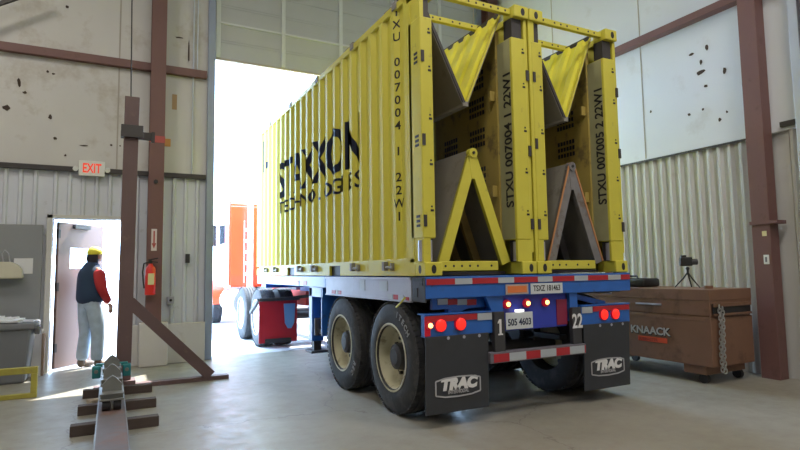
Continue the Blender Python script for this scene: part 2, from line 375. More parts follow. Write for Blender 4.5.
b = MB(); b.box(6.985, 6.9998, 3.93, WY-0.25, 2.875, 2.90); b.box(6.96, 6.9998, -8, 3.60, 2.94, 3.0); struct('trim_4', b, STEELD)
def icol(mb, x0, x1, y0, y1, z1, flange_x=True, t=0.018):
    if flange_x: mb.box(x0, x0+t, y0, y1, 0, z1); mb.box(x1-t, x1, y0, y1, 0, z1); mb.box(x0+t, x1-t, (y0+y1)/2-t/2, (y0+y1)/2+t/2, 0, z1)
    else: mb.box(x0, x1, y0, y0+t, 0, z1); mb.box(x0, x1, y1-t, y1, 0, z1); mb.box((x0+x1)/2-t/2, (x0+x1)/2+t/2, y0+t, y1-t, 0, z1)
b = MB(); icol(b, 0.455, 0.66, WY-0.22, WY-0.0005, 7.95, False); struct('trim_5', b, BROWN)
b = MB(); b.box(6.82, 6.995, 3.71, 3.92, 0, 7.95, 0.004); b.box(6.80, 6.995, 3.62, 3.93, 1.80, 1.84); struct('trim_6', b, BROWN)
b = MB(); icol(b, 6.70, 6.95, WY-0.25, WY-0.0005, 7.95, False); struct('trim_7', b, BROWN)
b = MB(); b.box(1.29, 1.40, WY-0.06, WY-0.0005, 0, 7.9, 0.004); b.box(1.29, 1.40, WY-0.0005, WY+0.10, 0, 7.9); struct('trim_8', b, JAMB)
b = MB(); b.box(DX1-0.02, DX1+0.12, WY-0.06, WY-0.0005, 0, 7.9, 0.004); struct('trim_9', b, JAMB)
b = MB(); b.box(0.37, 0.75, WY-0.30, WY-0.0005, 0, 0.62, 0.015); struct('trim_10', b, PLINTH)
b = MB(); b.box(0.75, 1.29, WY-0.10, WY-0.0005, 0, 0.58, 0.008); b.box(0.24, 0.37, WY-0.10, WY-0.0005, 0, 0.58, 0.008); struct('trim_11', b, PLINTH)
b = MB(); b.box(6.90, 6.97, 3.30, 3.40, 0.0, 7.95, 0.006); struct('trim_12', b, TIN)
b = MB(); b.box(6.80, 6.995, 3.02, 3.22, 2.98, 7.95, 0.006); struct('trim_13', b, BROWN)
b = MB(); b.bar((-1.95, WY-0.3, 4.6), (-0.95, WY-0.3, 5.25), 0.05, 0.05); b.bar((-5.5, WY-0.3, 2.3), (-1.95, WY-0.3, 4.6), 0.05, 0.05); struct('trim_14', b, STEELD)
# door 1: sectional overhead door, partly raised
d1 = thing('door_1', '', '', (3.85, WY+0.1, 4.82)); del d1['label']; del d1['category']; d1['kind'] = 'structure'
secs = [(4.82, 5.42), (5.425, 6.03), (6.035, 6.64), (6.645, 7.25)]
for z0, z1 in secs:
    b = MB(); b.box(DX0-0.02, DX1, WY+0.06, WY+0.10, z0, z1, 0.004)
    for q in (0.27, 0.31): b.box(DX0, DX1, WY+0.052, WY+0.061, z0+q, z0+q+0.015)
    obj('door_section', b, DOORG, d1)
b = MB()
for x in (1.42, 2.50, 3.56, 4.62, 5.68): b.box(x, x+0.07, WY+0.035, WY+0.06, 4.83, 7.25, 0.004)
b.box(DX0, DX1, WY+0.03, WY+0.06, 5.40, 5.43)
obj('door_stile', b, mat('door_stile_grey', (0.66, 0.68, 0.70), 0.5, var=0.05), d1)
obj('bottom_seal', MB().box(DX0, DX1, WY+0.05, WY+0.11, 4.79, 4.82), mat('seal_beige', (0.45, 0.40, 0.33), 0.7), d1)
# door 2: personnel door frame and open leaf
d2 = thing('door_2', '', '', (-0.3, WY+0.05, 0)); del d2['label']; del d2['category']; d2['kind'] = 'structure'
b = MB(); b.box(PX0-0.07, PX0, WY-0.03, WY+0.16, 0, PZ+0.05, 0.004); b.box(PX1, PX1+0.07, WY-0.03, WY+0.16, 0, PZ+0.05, 0.004); b.box(PX0-0.07, PX1+0.07, WY-0.03, WY+0.16, PZ, PZ+0.05, 0.004)
obj('door_frame', b, mat('frame_white', (0.6, 0.6, 0.58), 0.5), d2)
h0 = Vector((-0.69, WY+0.13, 0)); dl = Vector((0.62, 0.78, 0)).normalized(); nl = Vector((dl.y, -dl.x, 0))
def leafbox(mb, u0, u1, z0, z1, n0, n1, bev=0.0):
    P = [h0+dl*u0+nl*n0, h0+dl*u1+nl*n0, h0+dl*u1+nl*n1, h0+dl*u0+nl*n1]
    mb.hexa([(p.x, p.y, z0) for p in P]+[(p.x, p.y, z1) for p in P], bev)
b = MB(); leafbox(b, 0, 0.88, 0.02, 1.42, -0.022, 0.022); leafbox(b, 0, 0.88, 1.72, 2.08, -0.022, 0.022); leafbox(b, 0, 0.22, 1.42, 1.72, -0.022, 0.022); leafbox(b, 0.62, 0.88, 1.42, 1.72, -0.022, 0.022)
leaf = obj('door_leaf', b, DOORB, d2)
b = MB(); leafbox(b, 0.22, 0.62, 1.42, 1.72, -0.006, 0.006)
gm = bpy.data.materials.new('clear_glass'); gm.use_nodes = True; gb = gm.node_tree.nodes['Principled BSDF']; gb.inputs['Transmission Weight'].default_value = 1; gb.inputs['Roughness'].default_value = 0.02; gb.inputs['IOR'].default_value = 1.05
obj('window_pane', b, gm, leaf)
b = MB(); leafbox(b, 0.74, 0.84, 0.95, 1.06, 0.022, 0.05); leafbox(b, 0.70, 0.80, 1.0, 1.03, 0.05, 0.08); obj('door_handle', b, ALU, leaf)
b = MB(); leafbox(b, 0.25, 0.55, 2.0, 2.06, 0.022, 0.07); obj('door_closer', b, STEELD, leaf)
for z in (0.25, 1.1, 1.85):
    b = MB(); leafbox(b, -0.02, 0.02, z, z+0.12, 0.0, 0.035); obj('hinge', b, STEELD, leaf)

# ------------------------------------------------------------------ folding containers
CX, CY, CZ = 2.33, 4.015, 1.27
H, Lc, Wc = 2.591, 6.058, 1.213
def corr_x(y):                      # outward profile of the corrugated side at distance y from the rear end
    t = (y-0.26) % 0.262
    if y < 0.26 or y > Lc-0.22: return 0.0
    if t < 0.066: return 0.0
    if t < 0.125: return -0.036*(t-0.066)/0.059
    if t < 0.203: return -0.036
    return -0.036*(1-(t-0.203)/0.059)
def corr_breaks():
    ys = [0.0, 0.26]; y = 0.26
    while y < Lc-0.24:
        ys += [y+0.066, y+0.125, y+0.203, y+0.262]; y += 0.262
    return [q for q in ys if q < Lc-0.22]+[Lc-0.22, Lc]
def container(xo, label, idx, front):
    r = thing('folding_container', label, 'shipping container', (xo+Wc/2, CY, CZ), None)
    def W(x, y, z): return (xo+x, CY+y, CZ+z)
    def bx(mb, x0, x1, y0, y1, z0, z1, bev=0.0): mb.box(xo+x0, xo+x1, CY+y0, CY+y1, CZ+z0, CZ+z1, bev); return mb
    # castings
    for sx in (0, 1):
        for sy in (0, 1):
            for sz in (0, 1):
                x0 = 0 if sx == 0 else Wc-0.172; y0 = 0 if sy == 0 else Lc-0.178; z0 = 0 if sz == 0 else H-0.118
                c = obj('corner_casting', bx(MB(), x0, x0+0.172, y0, y0+0.178, z0, z0+0.118, 0.01), YEL, r)
                hb = MB(); ex = 'Y'
                yy = CY-0.0015 if sy == 0 else CY+Lc-0.0085
                hx = xo+(0.085 if sx == 0 else Wc-0.07) ; hz = CZ+z0+0.057
                pts = [(hx+0.024*math.cos(a), yy, hz+0.038*math.sin(a)) for a in [2*PI*k/16 for k in range(16)]]
                hb.prism(pts, (0, 0.01, 0))
                xx = xo-0.0015 if sx == 0 else xo+Wc-0.0085; hy = CY+y0+0.09
                hb.prism([(xx, hy+0.024*math.cos(a), hz+0.038*math.sin(a)) for a in [2*PI*k/16 for k in range(16)]], (0.01, 0, 0))
                obj('casting_hole', hb, BLACKP, c)
    # posts
    for sy in (0, 1):
        for sx in (0, 1):
            y0 = 0.02 if sy == 0 else Lc-0.20
            xa, xb = ((0.0, 0.125) if sx == 0 else (Wc-0.205, Wc-0.035))
            if sy == 0 and sx == 0 and idx == 1: xa, xb = 0.03, 0.165
            b = MB(); bx(b, xa, xb, y0, y0+0.22 if sy == 0 else y0+0.18, 0.32, 2.27, 0.012)
            bx(b, xa, xa+0.07 if sx == 0 else xb, y0+0.002, y0+0.03, 0.118, 0.32)
            if sx == 1 and sy == 0: bx(b, xb-0.01, xb+0.03, y0+0.01, y0+0.2, 0.20, 2.47, 0.006)
            if sx == 0 and sy == 0: bx(b, 0.004 if idx == 0 else 0.0, xa+0.04, y0+0.006, y0+0.2, 0.118, 2.473)
            post = obj('corner_post', b, YEL, r)
            b = MB(); bx(b, xa+0.03, xb-0.02, y0+0.03, y0+0.15, 0.118, 0.32); bx(b, xa+0.03, xb-0.02, y0+0.03, y0+0.15, 2.27, 2.473)
            obj('post_core', b, STEELD, post)
            if sy == 0 and sx == 1: obj('post_shade_plate', bx(MB(), xa-0.003, xa+0.001, y0+0.03, y0+0.22, 0.33, 2.26), POSTG, post)  # added thin plate, paints the inner post face as shaded
            if sy == 0:
                b = MB(); b.cyl(W((xa+xb)/2-0.01, 0.085, 0.125), W((xa+xb)/2-0.01, 0.085, 0.305), 0.062, 16); obj('hinge_barrel', b, SILV, post)
                b = MB()
                for k, z in enumerate((0.55, 0.95, 1.35, 1.78, 2.12)):
                    bx(b, xb-0.05, xb-0.02, y0-0.004, y0+0.001, z, z+0.018); bx(b, xb-0.045, xb-0.03, y0-0.004, y0+0.001, z+0.035, z+0.05)
                obj('rivet_mark', b, BLACKP, post)
                b = MB()
                for z in (0.42, 1.12 if idx == 0 else 1.2, 1.86): bx(b, xa+0.006 if sx == 0 else xb-0.005, xa+0.036 if sx == 0 else xb+0.027, y0-0.008, y0+0.004, z, z+0.10)
                obj('latch_slot', b, STEELD, post)
    # side panels
    ys = corr_breaks()
    for sx in (0, 1):
        prof = [(y, corr_x(y)) for y in ys]
        b = MB()
        if sx == 0: b.sheet([(t, d) for t, d in prof[1:]], W(0.0, 0, 0.15), (0, 1, 0), (-1, 0, 0), (0, 0, H-0.15-0.06))
        else: b.sheet([(t, d) for t, d in prof[1:]], W(Wc, 0, 0.15), (0, 1, 0), (1, 0, 0), (0, 0, H-0.15-0.06))
        bx(b, 0.0 if sx == 0 else Wc-0.01, 0.01 if sx == 0 else Wc, 0.19, 0.262, 0.118, H-0.118)
        side = obj('side_panel', b, SIDEY, r)
        if idx == 0 and sx == 0:
            # stacked code letters
            txt = 'STXU 007004 1 22W1'; b = None
            z = 3.90-CZ; n = len(txt); step = 2.08/(n-1)
            bb = MB()
            for k, ch in enumerate(txt):
                if ch == ' ': continue
                # faces -X : text x axis -> -Y
                t = text_bm(ch, 0.115, frame((0, 0, 0), (0, -1, 0), (0, 0, 1)), 0.002, 0.002, align='CENTER')
                me = bpy.data.meshes.new('t'); t.bm.transform(Matrix.Translation(W(-0.001, 0.26+0.262-0.262+0.230, z-k*step-0.04))); t.bm.to_mesh(me); t.bm.free(); bb.bm.from_mesh(me); bpy.data.meshes.remove(me)
            wrap(bb, xo, -0.0022); obj('code_lettering', bb, BLACKP, side)
            bb = MB()
            bb = text_bm('STAXXON', 0.83, frame((xo-0.02, 9.80, 2.46), (0, -1, 0), (0, 0, 1)), 0.001, 0.016, sx=1.0, spacing=1.08)
            fit(bb, 1, 5.38, 8.62); fit(bb, 2, 2.47, 3.04); wrap(bb, xo, -0.0035); obj('logo_lettering', bb, NAVY, side)
            bb = text_bm('TECHNOLOGIES', 0.25, frame((xo-0.02, 9.0, 2.24), (0, -1, 0), (0, 0, 1)), 0.001, 0.0035, spacing=1.2)
            fit(bb, 1, 5.40, 8.60); fit(bb, 2, 2.23, 2.42); wrap(bb, xo, -0.0035); obj('logo_lettering', bb, NAVY, side)
            bb = MB()
            bb.box(xo-0.001, xo, 9.62, 9.74, 3.08, 3.66); bb.box(xo-0.001, xo, 9.30, 9.42, 3.30, 3.62); bb.box(xo-0.001, xo, 9.30, 9.50, 3.12, 3.24)
            wrap(bb, xo, -0.003); obj('logo_mark', bb, NAVY, side)
            b = MB()
            for z in (1.86, 1.12, 0.42):
                for q in range(3): bx(b, -0.004, 0.001, 0.07, 0.13, z+q*0.04, z+q*0.04+0.022)
            obj('side_decal', b, BLACKP, side)
    # rails
    for sx in (0, 1):
        x0 = 0.0 if sx == 0 else Wc-0.06
        b = MB(); bx(b, x0, x0+0.06, 0.178, Lc-0.178, H-0.075, H-0.01, 0.004); tr = obj('top_rail', b, YEL, r)
        b = MB()
        for y in (0.45, 1.5, 2.7, 3.9, 5.1):
            bx(b, x0-0.012 if sx == 0 else x0+0.05, x0+0.02 if sx == 0 else x0+0.072, y, y+0.09, H-0.065, H+0.008, 0.004); bx(b, x0+0.01, x0+0.05, y+0.14, y+0.30, H-0.012, H+0.012, 0.004)
        if (idx, sx) in ((0, 0), (1, 1)): obj('rail_latch', b, LINING, tr)
        else: b.bm.free()
        b = MB(); segs = [(0.178, 1.95), (2.3, 3.75), (4.1, Lc-0.178)]
        for ya, yb in segs: bx(b, x0, x0+0.05, ya, yb, 0.0, 0.155, 0.004)
        bx(b, x0, x0+0.05, 1.95, 2.3, 0.115, 0.155); bx(b, x0, x0+0.05, 3.75, 4.1, 0.115, 0.155)
        brl = obj('bottom_rail', b, YEL, r)
        b = MB(); bx(b, x0+0.03, x0+0.04, 1.95, 2.3, 0, 0.115); bx(b, x0+0.03, x0+0.04, 3.75, 4.1, 0, 0.115); obj('fork_pocket', b, BLACKP, brl)
        if sx == 0 and idx == 0:
            b = MB()
            for y in (0.55, 1.35, 2.7, 3.3, 4.6, 5.2):
                b.cyl(W(-0.03, y, 0.08), W(-0.03, y+0.13, 0.08), 0.014, 8); bx(b, -0.035, 0.0, y+0.02, y+0.045, 0.05, 0.12); bx(b, -0.045, 0.0, y+0.15, y+0.20, 0.05, 0.135)
            obj('rail_latch', b, LINING, brl)
    # roof V
    yr0, yr1 = 0.17, Lc-0.2
    hx0, hx1, hz = 0.09, 0.99, 2.535; ax, az = 0.56, 1.60
    if idx == 1: ax = 0.585
    for sx in (0, 1):
        hx = hx0 if sx == 0 else hx1
        a = Vector(W(ax+(-0.012 if sx == 0 else 0.012), 0, az)); h = Vector(W(hx, 0, hz)); sl = h-a
        up = Vector((-sl.z, 0, sl.x)) if sl.x > 0 else Vector((sl.z, 0, -sl.x)); up.normalize()
        pr = ribprof(yr1-yr0, 0.21, 0.02, 0.07, 0.035, 0.05)
        b = MB(); b.sheet(pr, a+Vector((0, yr0, 0)), (0, 1, 0), up, sl, 0.004)
        rp = obj('roof_panel', b, YELR, r)
        b = MB(); n_ = up*-0.022
        b.prism([a+Vector((0, yr0+.003, 0))-up*0.008, h+Vector((0, yr0+.003, 0))-up*0.008, h+Vector((0, yr0+.003, 0))+n_, a+Vector((0, yr0+.003, 0))+n_], (0, yr1-yr0-0.006, 0)); obj('panel_lining', b, LINING, rp)
        b = MB(); b.bar(a+Vector((0, yr0, 0)), h+Vector((0, yr0, 0)), 0.016 if sx else 0.02, 0.018 if sx else 0.028, up); obj('panel_edge', b, YEL if sx == 1 else STEELD, rp)
        b = MB(); b.bar(h+Vector((0, yr0, 0.0)), h+Vector((0, yr1, 0.0)), 0.03, 0.045); obj('hinge_rail', b, STEELD, rp)
    b = MB(); b.bar(W(ax, yr0-0.01, az-0.01), W(ax, yr1, az-0.01), 0.06, 0.045); obj('hinge_block', b, LINING, r)
    # floor panels, folded up
    fx0, fx1, fz0, fax, faz = (0.24, 0.99, 0.12, 0.61, 1.155) if idx == 0 else (0.27, 0.98, 0.12, 0.615, 1.12)
    yf0, yf1 = 0.16, Lc-0.2
    for sx in (0, 1):
        foot = Vector(W(fx0-0.02 if sx == 0 else fx1+0.02, yf0, fz0)); ap = Vector(W(fax+(-0.028 if sx == 0 else 0.028), yf0, faz))
        sl = (ap-foot); inn = Vector((sl.z, 0, -sl.x)) if sx == 0 else Vector((-sl.z, 0, sl.x)); inn.normalize()
        th = 0.028
        b = MB(); b.prism([foot, ap, ap+inn*th, foot+inn*th], (0, yf1-yf0, 0)); fp = obj('floor_panel', b, LINING, r)
        b = MB(); b.prism([foot+Vector((0, -0.02, 0)), ap+Vector((0, -0.02, 0)), ap+inn*0.10+Vector((0, -0.02, 0))-sl*0.03, foot+inn*0.10+Vector((0, -0.02, 0))], (0, 0.04, 0)); obj('panel_frame', b, YEL if idx == 0 else FLOORP, fp)
        if idx == 1:
            b = MB(); b.bar(foot+Vector((0, -0.022, 0)), ap+Vector((0, -0.022, 0)), 0.012, 0.016, inn); obj('panel_edge', b, ORANGE, fp)
        b = MB(); k = 0.40
        while k < yf1-yf0-0.1:
            o_ = Vector((0, k, 0)); b.prism([foot+inn*th+o_+sl*0.03, ap+inn*th+o_-sl*0.06, ap+inn*0.11+o_-sl*0.10, foot+inn*0.11+o_+sl*0.03], (0, 0.045, 0)); k += 0.36
        obj('cross_member', b, mat('cross_member_ochre', (0.42, 0.30, 0.10), 0.6, var=0.3, vscale=8) if idx == 0 else FLOORP, fp)
    b = MB(); b.cyl(W(fax, yf0-0.035, faz-0.03), W(fax, yf0+0.02, faz-0.03), 0.045, 18); b.prism([W(fax-0.045, yf0-0.024, faz-0.02), W(fax+0.045, yf0-0.024, faz-0.02), W(fax+0.02, yf0-0.024, faz-0.27), W(fax-0.02, yf0-0.024, faz-0.27)], (0, 0.03, 0)); hp = obj('hinge_plate', b, YEL if idx == 0 else FLOORP, r)
    obj('hinge_pin', MB().cyl(W(fax, yf0-0.045, faz-0.03), W(fax, yf0-0.03, faz-0.03), 0.014, 10), BLACKP, hp)
    b = MB(); bx(b, 0.175, Wc-0.22, 0.20, Lc-0.2, 0.0, 0.03); obj('base_tray', b, STEELD, r)
    # spreader bars
    def perf(name, x0, x1, y, z, hh=0.055, par=r):
        s_ = obj(name, bx(MB(), x0, x1, y, y+0.05, z, z+hh, 0.004), YEL, par); b = MB(); x = x0+0.06
        while x < x1-0.05: b.cyl(W(x, y-0.002, z+hh/2), W(x, y+0.003, z+hh/2), 0.011, 8); x += 0.085 if random.random() < 0.7 else 0.15
        obj('bolt_hole', b, BLACKP, s_)
    perf('spreader_bar', 0.172, Wc-0.172, 0.06, 2.51); perf('spreader_bar', 0.06, Wc-0.06, 0.52, 2.525)
    perf('spreader_bar', 0.172, 0.80, 0.05, 0.04, 0.085); perf('spreader_bar', 0.06, Wc-0.06, Lc-0.3, 2.52)
    # folded doors against the inside
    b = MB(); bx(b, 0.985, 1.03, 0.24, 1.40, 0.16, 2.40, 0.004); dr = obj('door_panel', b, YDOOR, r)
    b = MB()
    for (y0, z0) in ((0.45, 1.9), (0.45, 1.62), (0.80, 1.95), (0.45, 1.30), (0.95, 1.3), (0.45, 0.9)):
        for q in range(3):
            yy = y0
            while yy < y0+0.26: bx(b, 0.981, 0.9855, yy, yy+0.03, z0+q*0.07, z0+q*0.07+0.045); yy += 0.045
    obj('stencil_mark', b, BLACKP, dr)
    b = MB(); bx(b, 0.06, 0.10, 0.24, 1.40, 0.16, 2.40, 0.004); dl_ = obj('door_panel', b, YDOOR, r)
    b = MB()
    for y, x in ((1.15, 0.30), (2.2, 0.62)): b.cyl(W(x, y, 0.9), W(x, y, 2.2), 0.014, 8)
    obj('lock_rod', b, SILV, dl_ if False else r)
    # rear hooks of the right door
    b = MB(); bx(b, 0.93, 0.985, 0.27, 0.30, 0.75, 0.86, 0.004); bx(b, 0.93, 0.985, 0.27, 0.30, 1.7, 1.8, 0.004); obj('door_latch', b, YDOOR, dr)
    # code on the inner face of the right post
    code = 'STXU 007004 1 22W1' if idx == 0 else 'STXU 007005 2 22W1'
    bb = text_bm(code, 0.150, frame(W(Wc-0.2095, 0.055, (1.94 if idx == 0 else 2.04)-CZ), (0, 0, 1), (0, 1, 0)), 0.002, 0.003)
    # text seen from -X side: mirror so that it reads bottom to top
    fit(bb, 2, (1.90 if idx == 0 else 1.98), (3.20 if idx == 0 else 3.22), flip=False)
    obj('code_lettering', bb, BLACKP, r)
    # front end frame
    b = MB(); bx(b, 0.172, Wc-0.172, Lc-0.12, Lc-0.02, 0.0, 0.11); bx(b, 0.172, Wc-0.172, Lc-0.12, Lc-0.02, H-0.1, H-0.01); obj('end_beam', b, YEL, r)
    return r
def fit(b, ax, lo, hi, flip=False):
    c = [v.co[ax] for v in b.bm.verts]; a0, a1 = min(c), max(c)
    for v in b.bm.verts: v.co[ax] = lo+(v.co[ax]-a0)/(a1-a0)*(hi-lo)
def wrap(b, xo, off):
    for y in corr_breaks():
        g = b.bm.verts[:]+b.bm.edges[:]+b.bm.faces[:]
        bmesh.ops.bisect_plane(b.bm, geom=g, plane_co=(0, CY+y, 0), plane_no=(0, 1, 0), dist=1e-5)
    for v in b.bm.verts: v.co.x = xo-corr_x(v.co.y-CY)+off
container(CX, 'left-hand yellow folding container with navy logo lettering along its ribbed side', 0, True)
container(CX+2.438-Wc, 'right-hand yellow folding container, code ending 05 2, with a grey folded floor frame', 1, False)

# ------------------------------------------------------------------ wheels
TP = [(0.0, 0.29), (0.004, 0.315), (-0.004, 0.34), (0.0, 0.40), (0.006, 0.44), (0.012, 0.475), (0.030, 0.503), (0.055, 0.511),
      (0.075, 0.515), (0.079, 0.503), (0.087, 0.503), (0.091, 0.516), (0.128, 0.517), (0.132, 0.504), (0.140, 0.504), (0.144, 0.517),
      (0.181, 0.516), (0.185, 0.503), (0.193, 0.503), (0.197, 0.515), (0.215, 0.511), (0.24, 0.503), (0.258, 0.475), (0.264, 0.44), (0.27, 0.40), (0.27, 0.32), (0.26, 0.29), (0.15, 0.28), (0.0, 0.29)]
def wheel(parent, x, y, sign, rimmat, dish=True, seg=56, lettering=False, hub=False):
    # sign=+1: outer face looks to -X (profile grows towards +X)
    c = (x, y, 0.517); b = MB(); b.lathe(TP, c, 'X', seg, sign)
    for k in range(60):              # shoulder tread blocks
        a = 2*PI*k/60
        for hx in (0.035, 0.235):
            p = Vector((x+sign*hx, y+0.507*math.cos(a), 0.517+0.507*math.sin(a))); t = Vector((0, -math.sin(a), math.cos(a)))
            b.bar(p-t*0.018, p+t*0.018, 0.04, 0.012, (0, math.cos(a), math.sin(a)))
    t = obj('tire', b, RUB, parent, smooth=True)
    if dish: RP = [(-0.004, 0.296), (-0.006, 0.312), (-0.002, 0.316), (0.01, 0.300), (0.02, 0.287), (0.10, 0.275), (0.135, 0.255), (0.150, 0.20), (0.150, 0.14), (0.14, 0.135), (0.14, 0.0)]
    else: RP = [(-0.004, 0.296), (-0.006, 0.312), (0.0, 0.315), (0.02, 0.29), (0.05, 0.27), (0.055, 0.15), (0.0, 0.12), (-0.02, 0.10), (-0.02, 0.0)]
    b = MB(); b.lathe(RP, c, 'X', 40, sign)
    rm = obj('rim', b, rimmat, t, smooth=True)
    if dish:
        b = MB()
        for k in range(10):
            a = 2*PI*k/10; q = (x+sign*0.15, y+0.17*math.cos(a), 0.517+0.17*math.sin(a)); b.cyl(q, (q[0]-sign*0.03, q[1], q[2]), 0.016, 6)
        obj('lug_nut', b, STEELD, rm)
        b = MB(); b.lathe([(0.14, 0.13), (0.05, 0.115), (0.045, 0.09), (0.03, 0.075), (0.028, 0.0)], c, 'X', 24, sign); obj('hub', b, CHAR if not hub else ALU, rm, smooth=True)
        b = MB()
        for k in range(5):
            a = 2*PI*(k+0.3)/5; q = (x+sign*0.1495, y+0.225*math.cos(a), 0.517+0.225*math.sin(a)); b.cyl(q, (q[0]-sign*0.002, q[1], q[2]), 0.028, 12)
        obj('hand_hole', b, BLACKP, rm)
    if lettering:
        bb = MB()
        for ch, a in zip(lettering[0], [lettering[1]+k*lettering[2] for k in range(len(lettering[0]))]):
            a = math.radians(a); rad = Vector((0, math.cos(a), math.sin(a))); tan = Vector((0, math.sin(a), -math.cos(a)))
            t2 = text_bm(ch, 0.075, frame(Vector(c)+rad*0.40+Vector((-0.002, 0, 0)), Vector((0, -math.sin(a), math.cos(a))), rad), 0.004, 0.002, align='CENTER')
            me = bpy.data.meshes.new('t'); t2.bm.to_mesh(me); t2.bm.free(); bb.bm.from_mesh(me); bpy.data.meshes.remove(me)
        obj('tire_lettering', bb, TLET, t)
    return t

# ------------------------------------------------------------------ trailer chassis
XL, XR, Y0 = 2.325, 4.775, 4.0
ch = thing('container_chassis', 'blue container trailer chassis with red tail lamps and black mudflaps under the yellow containers', 'trailer', (3.55, 4.0, 0))
# rear bolster
b = MB(); b.box(XL, XR, Y0, Y0+0.14, 1.19, 1.262, 0.006); b.box(XL, XR, Y0+0.005, Y0+0.13, 1.08, 1.19, 0.004); bol = obj('rear_bolster', b, BLUE, ch)
b = MB(); b.box(XL-0.004, XL+0.01, Y0+0.01, Y0+0.24, 1.05, 1.26, 0.003); b.box(XL, XR, Y0+0.14, Y0+0.25, 1.06, 1.262); obj('end_plate', b, CHAR, bol)
b = MB(); b.box(XL-0.008, XL-0.003, Y0+0.05, Y0+0.10, 1.19, 1.215); b.box(XL-0.008, XL-0.003, Y0+0.14, Y0+0.2, 1.09, 1.17); b.box(XL-0.008, XL-0.003, Y0+0.05, Y0+0.2, 1.225, 1.25); obj('plate_slot', b, BLACKP, bol)
def tape(x0, x1, y, z0, z1, par, pitch=(0.30, 0.19), start='r', slope=0.0):
    x = x0; c = start; r_ = MB(); w_ = MB()
    while x < x1-0.005:
        L = pitch[0] if c == 'r' else pitch[1]; e = min(x+L, x1); mb = r_ if c == 'r' else w_
        mb.box(x, e, y-0.004, y-0.001, z0, z1); x = e; c = 'w' if c == 'r' else 'r'
    obj('red_tape', r_, TAPR, par); obj('white_tape', w_, TAPW, par)
tape(XL+0.005, XR-0.01, Y0, 1.195, 1.245, bol, (0.28, 0.18))
# main rails under the deck
for x in (3.08, 3.92): obj('main_rail', MB().box(x, x+0.1, Y0+0.16, 9.9, 1.10 if False else 0.98, 1.262), BLUE, ch)
for y in (5.3, 6.35, 7.4, 8.5, 9.6): obj('deck_cross_beam', MB().box(2.42, 4.68, y, y+0.10, 1.12, 1.255), BLUE, ch)
# side plates
for x0 in (XL, XR-0.02):
    b = MB(); b.box(x0, x0+0.02, 4.26, 6.42, 1.045, 1.255, 0.003); b.box(x0-0.012 if x0 < 3 else x0, x0+0.032 if x0 > 3 else x0+0.02, 4.26, 6.42, 1.235, 1.258, 0.002)
    b.box(x0-0.012 if x0 < 3 else x0, x0+0.032 if x0 > 3 else x0+0.02, 4.26, 6.42, 1.04, 1.052, 0.002)
    sp = obj('side_plate', b, SILV, ch)
    xs = x0-0.004 if x0 < 3 else x0+0.02
    b = MB(); b.box(xs, xs+0.004, 6.1, 6.22, 1.06, 1.10); b.box(xs, xs+0.004, 5.92, 6.0, 1.06, 1.10); b.box(xs, xs+0.004, 4.5, 4.6, 1.056, 1.10); b.box(xs, xs+0.004, 4.30, 4.36, 1.056, 1.085); obj('red_tape', b, TAPR, sp)
    b = MB(); b.box(xs, xs+0.004, 6.02, 6.08, 1.06, 1.10); b.box(xs, xs+0.004, 4.4, 4.5, 1.056, 1.10); b.box(xs, xs+0.004, 4.62, 4.72, 1.058, 1.10); b.box(xs, xs+0.004, 4.72, 4.9, 1.13, 1.22); b.box(xs, xs+0.004, 5.25, 5.38, 1.12, 1.23); obj('white_tape', b, TAPW, sp)
# forward gooseneck beams and central blue legs
for x0 in (XL+0.01, XR-0.07):
    b = MB(); b.box(x0, x0+0.06, 6.43, 10.05, 1.125, 1.258, 0.004); gn = obj('gooseneck_rail', b, BLUE, ch)
    xs = x0-0.004 if x0 < 3 else x0+0.06
    b = MB(); b.box(xs, xs+0.004, 7.2, 7.35, 1.14, 1.2); b.box(xs, xs+0.004, 7.55, 7.68, 1.14, 1.2); obj('red_tape', b, TAPR, gn)
    b = MB(); b.box(xs, xs+0.004, 7.35, 7.5, 1.13, 1.2); b.box(xs, xs+0.004, 9.0, 9.5, 1.15, 1.22); obj('white_tape', b, TAPW, gn)
b = MB(); b.box(2.4, 4.7, 9.7, 10.0, 1.05, 1.255, 0.01); obj('front_bolster', b, BLUE, ch)
for x0 in (2.335, 4.60):
    b = MB(); b.box(x0, x0+0.16, 6.98, 7.12, 0.42, 1.12, 0.012); b.box(x0+0.0 if x0 < 3 else x0-0.3, x0+0.46 if x0 < 3 else x0+0.16, 6.60, 6.64, 0.52, 1.12, 0.01); b.box(x0, x0+0.16, 6.58, 7.1, 1.0, 1.12); lg = obj('landing_leg', b, BLUE, ch)
    b = MB(); b.box(x0+0.03, x0+0.13, 7.0, 7.1, 0.30, 0.44); b.box(x0-0.03, x0+0.2, 6.92, 7.18, 0.27, 0.30, 0.006); obj('leg_foot', b, CHAR, lg)
    b = MB(); b.cyl((x0+0.06, 6.92, 0.5), (x0+0.06, 6.92, 0.72), 0.05, 14); b.bar((x0+0.06, 6.7, 0.56), (x0+0.06, 6.95, 0.56), 0.03, 0.05); obj('gear_box', b, CHAR, lg)
b = MB(); b.bar((2.6, 7.05, 0.55), (4.45, 7.05, 0.55), 0.06, 0.06); b.bar((2.6, 7.05, 0.95), (4.45, 7.05, 0.95), 0.05, 0.05); obj('leg_brace', b, BLUE, ch)
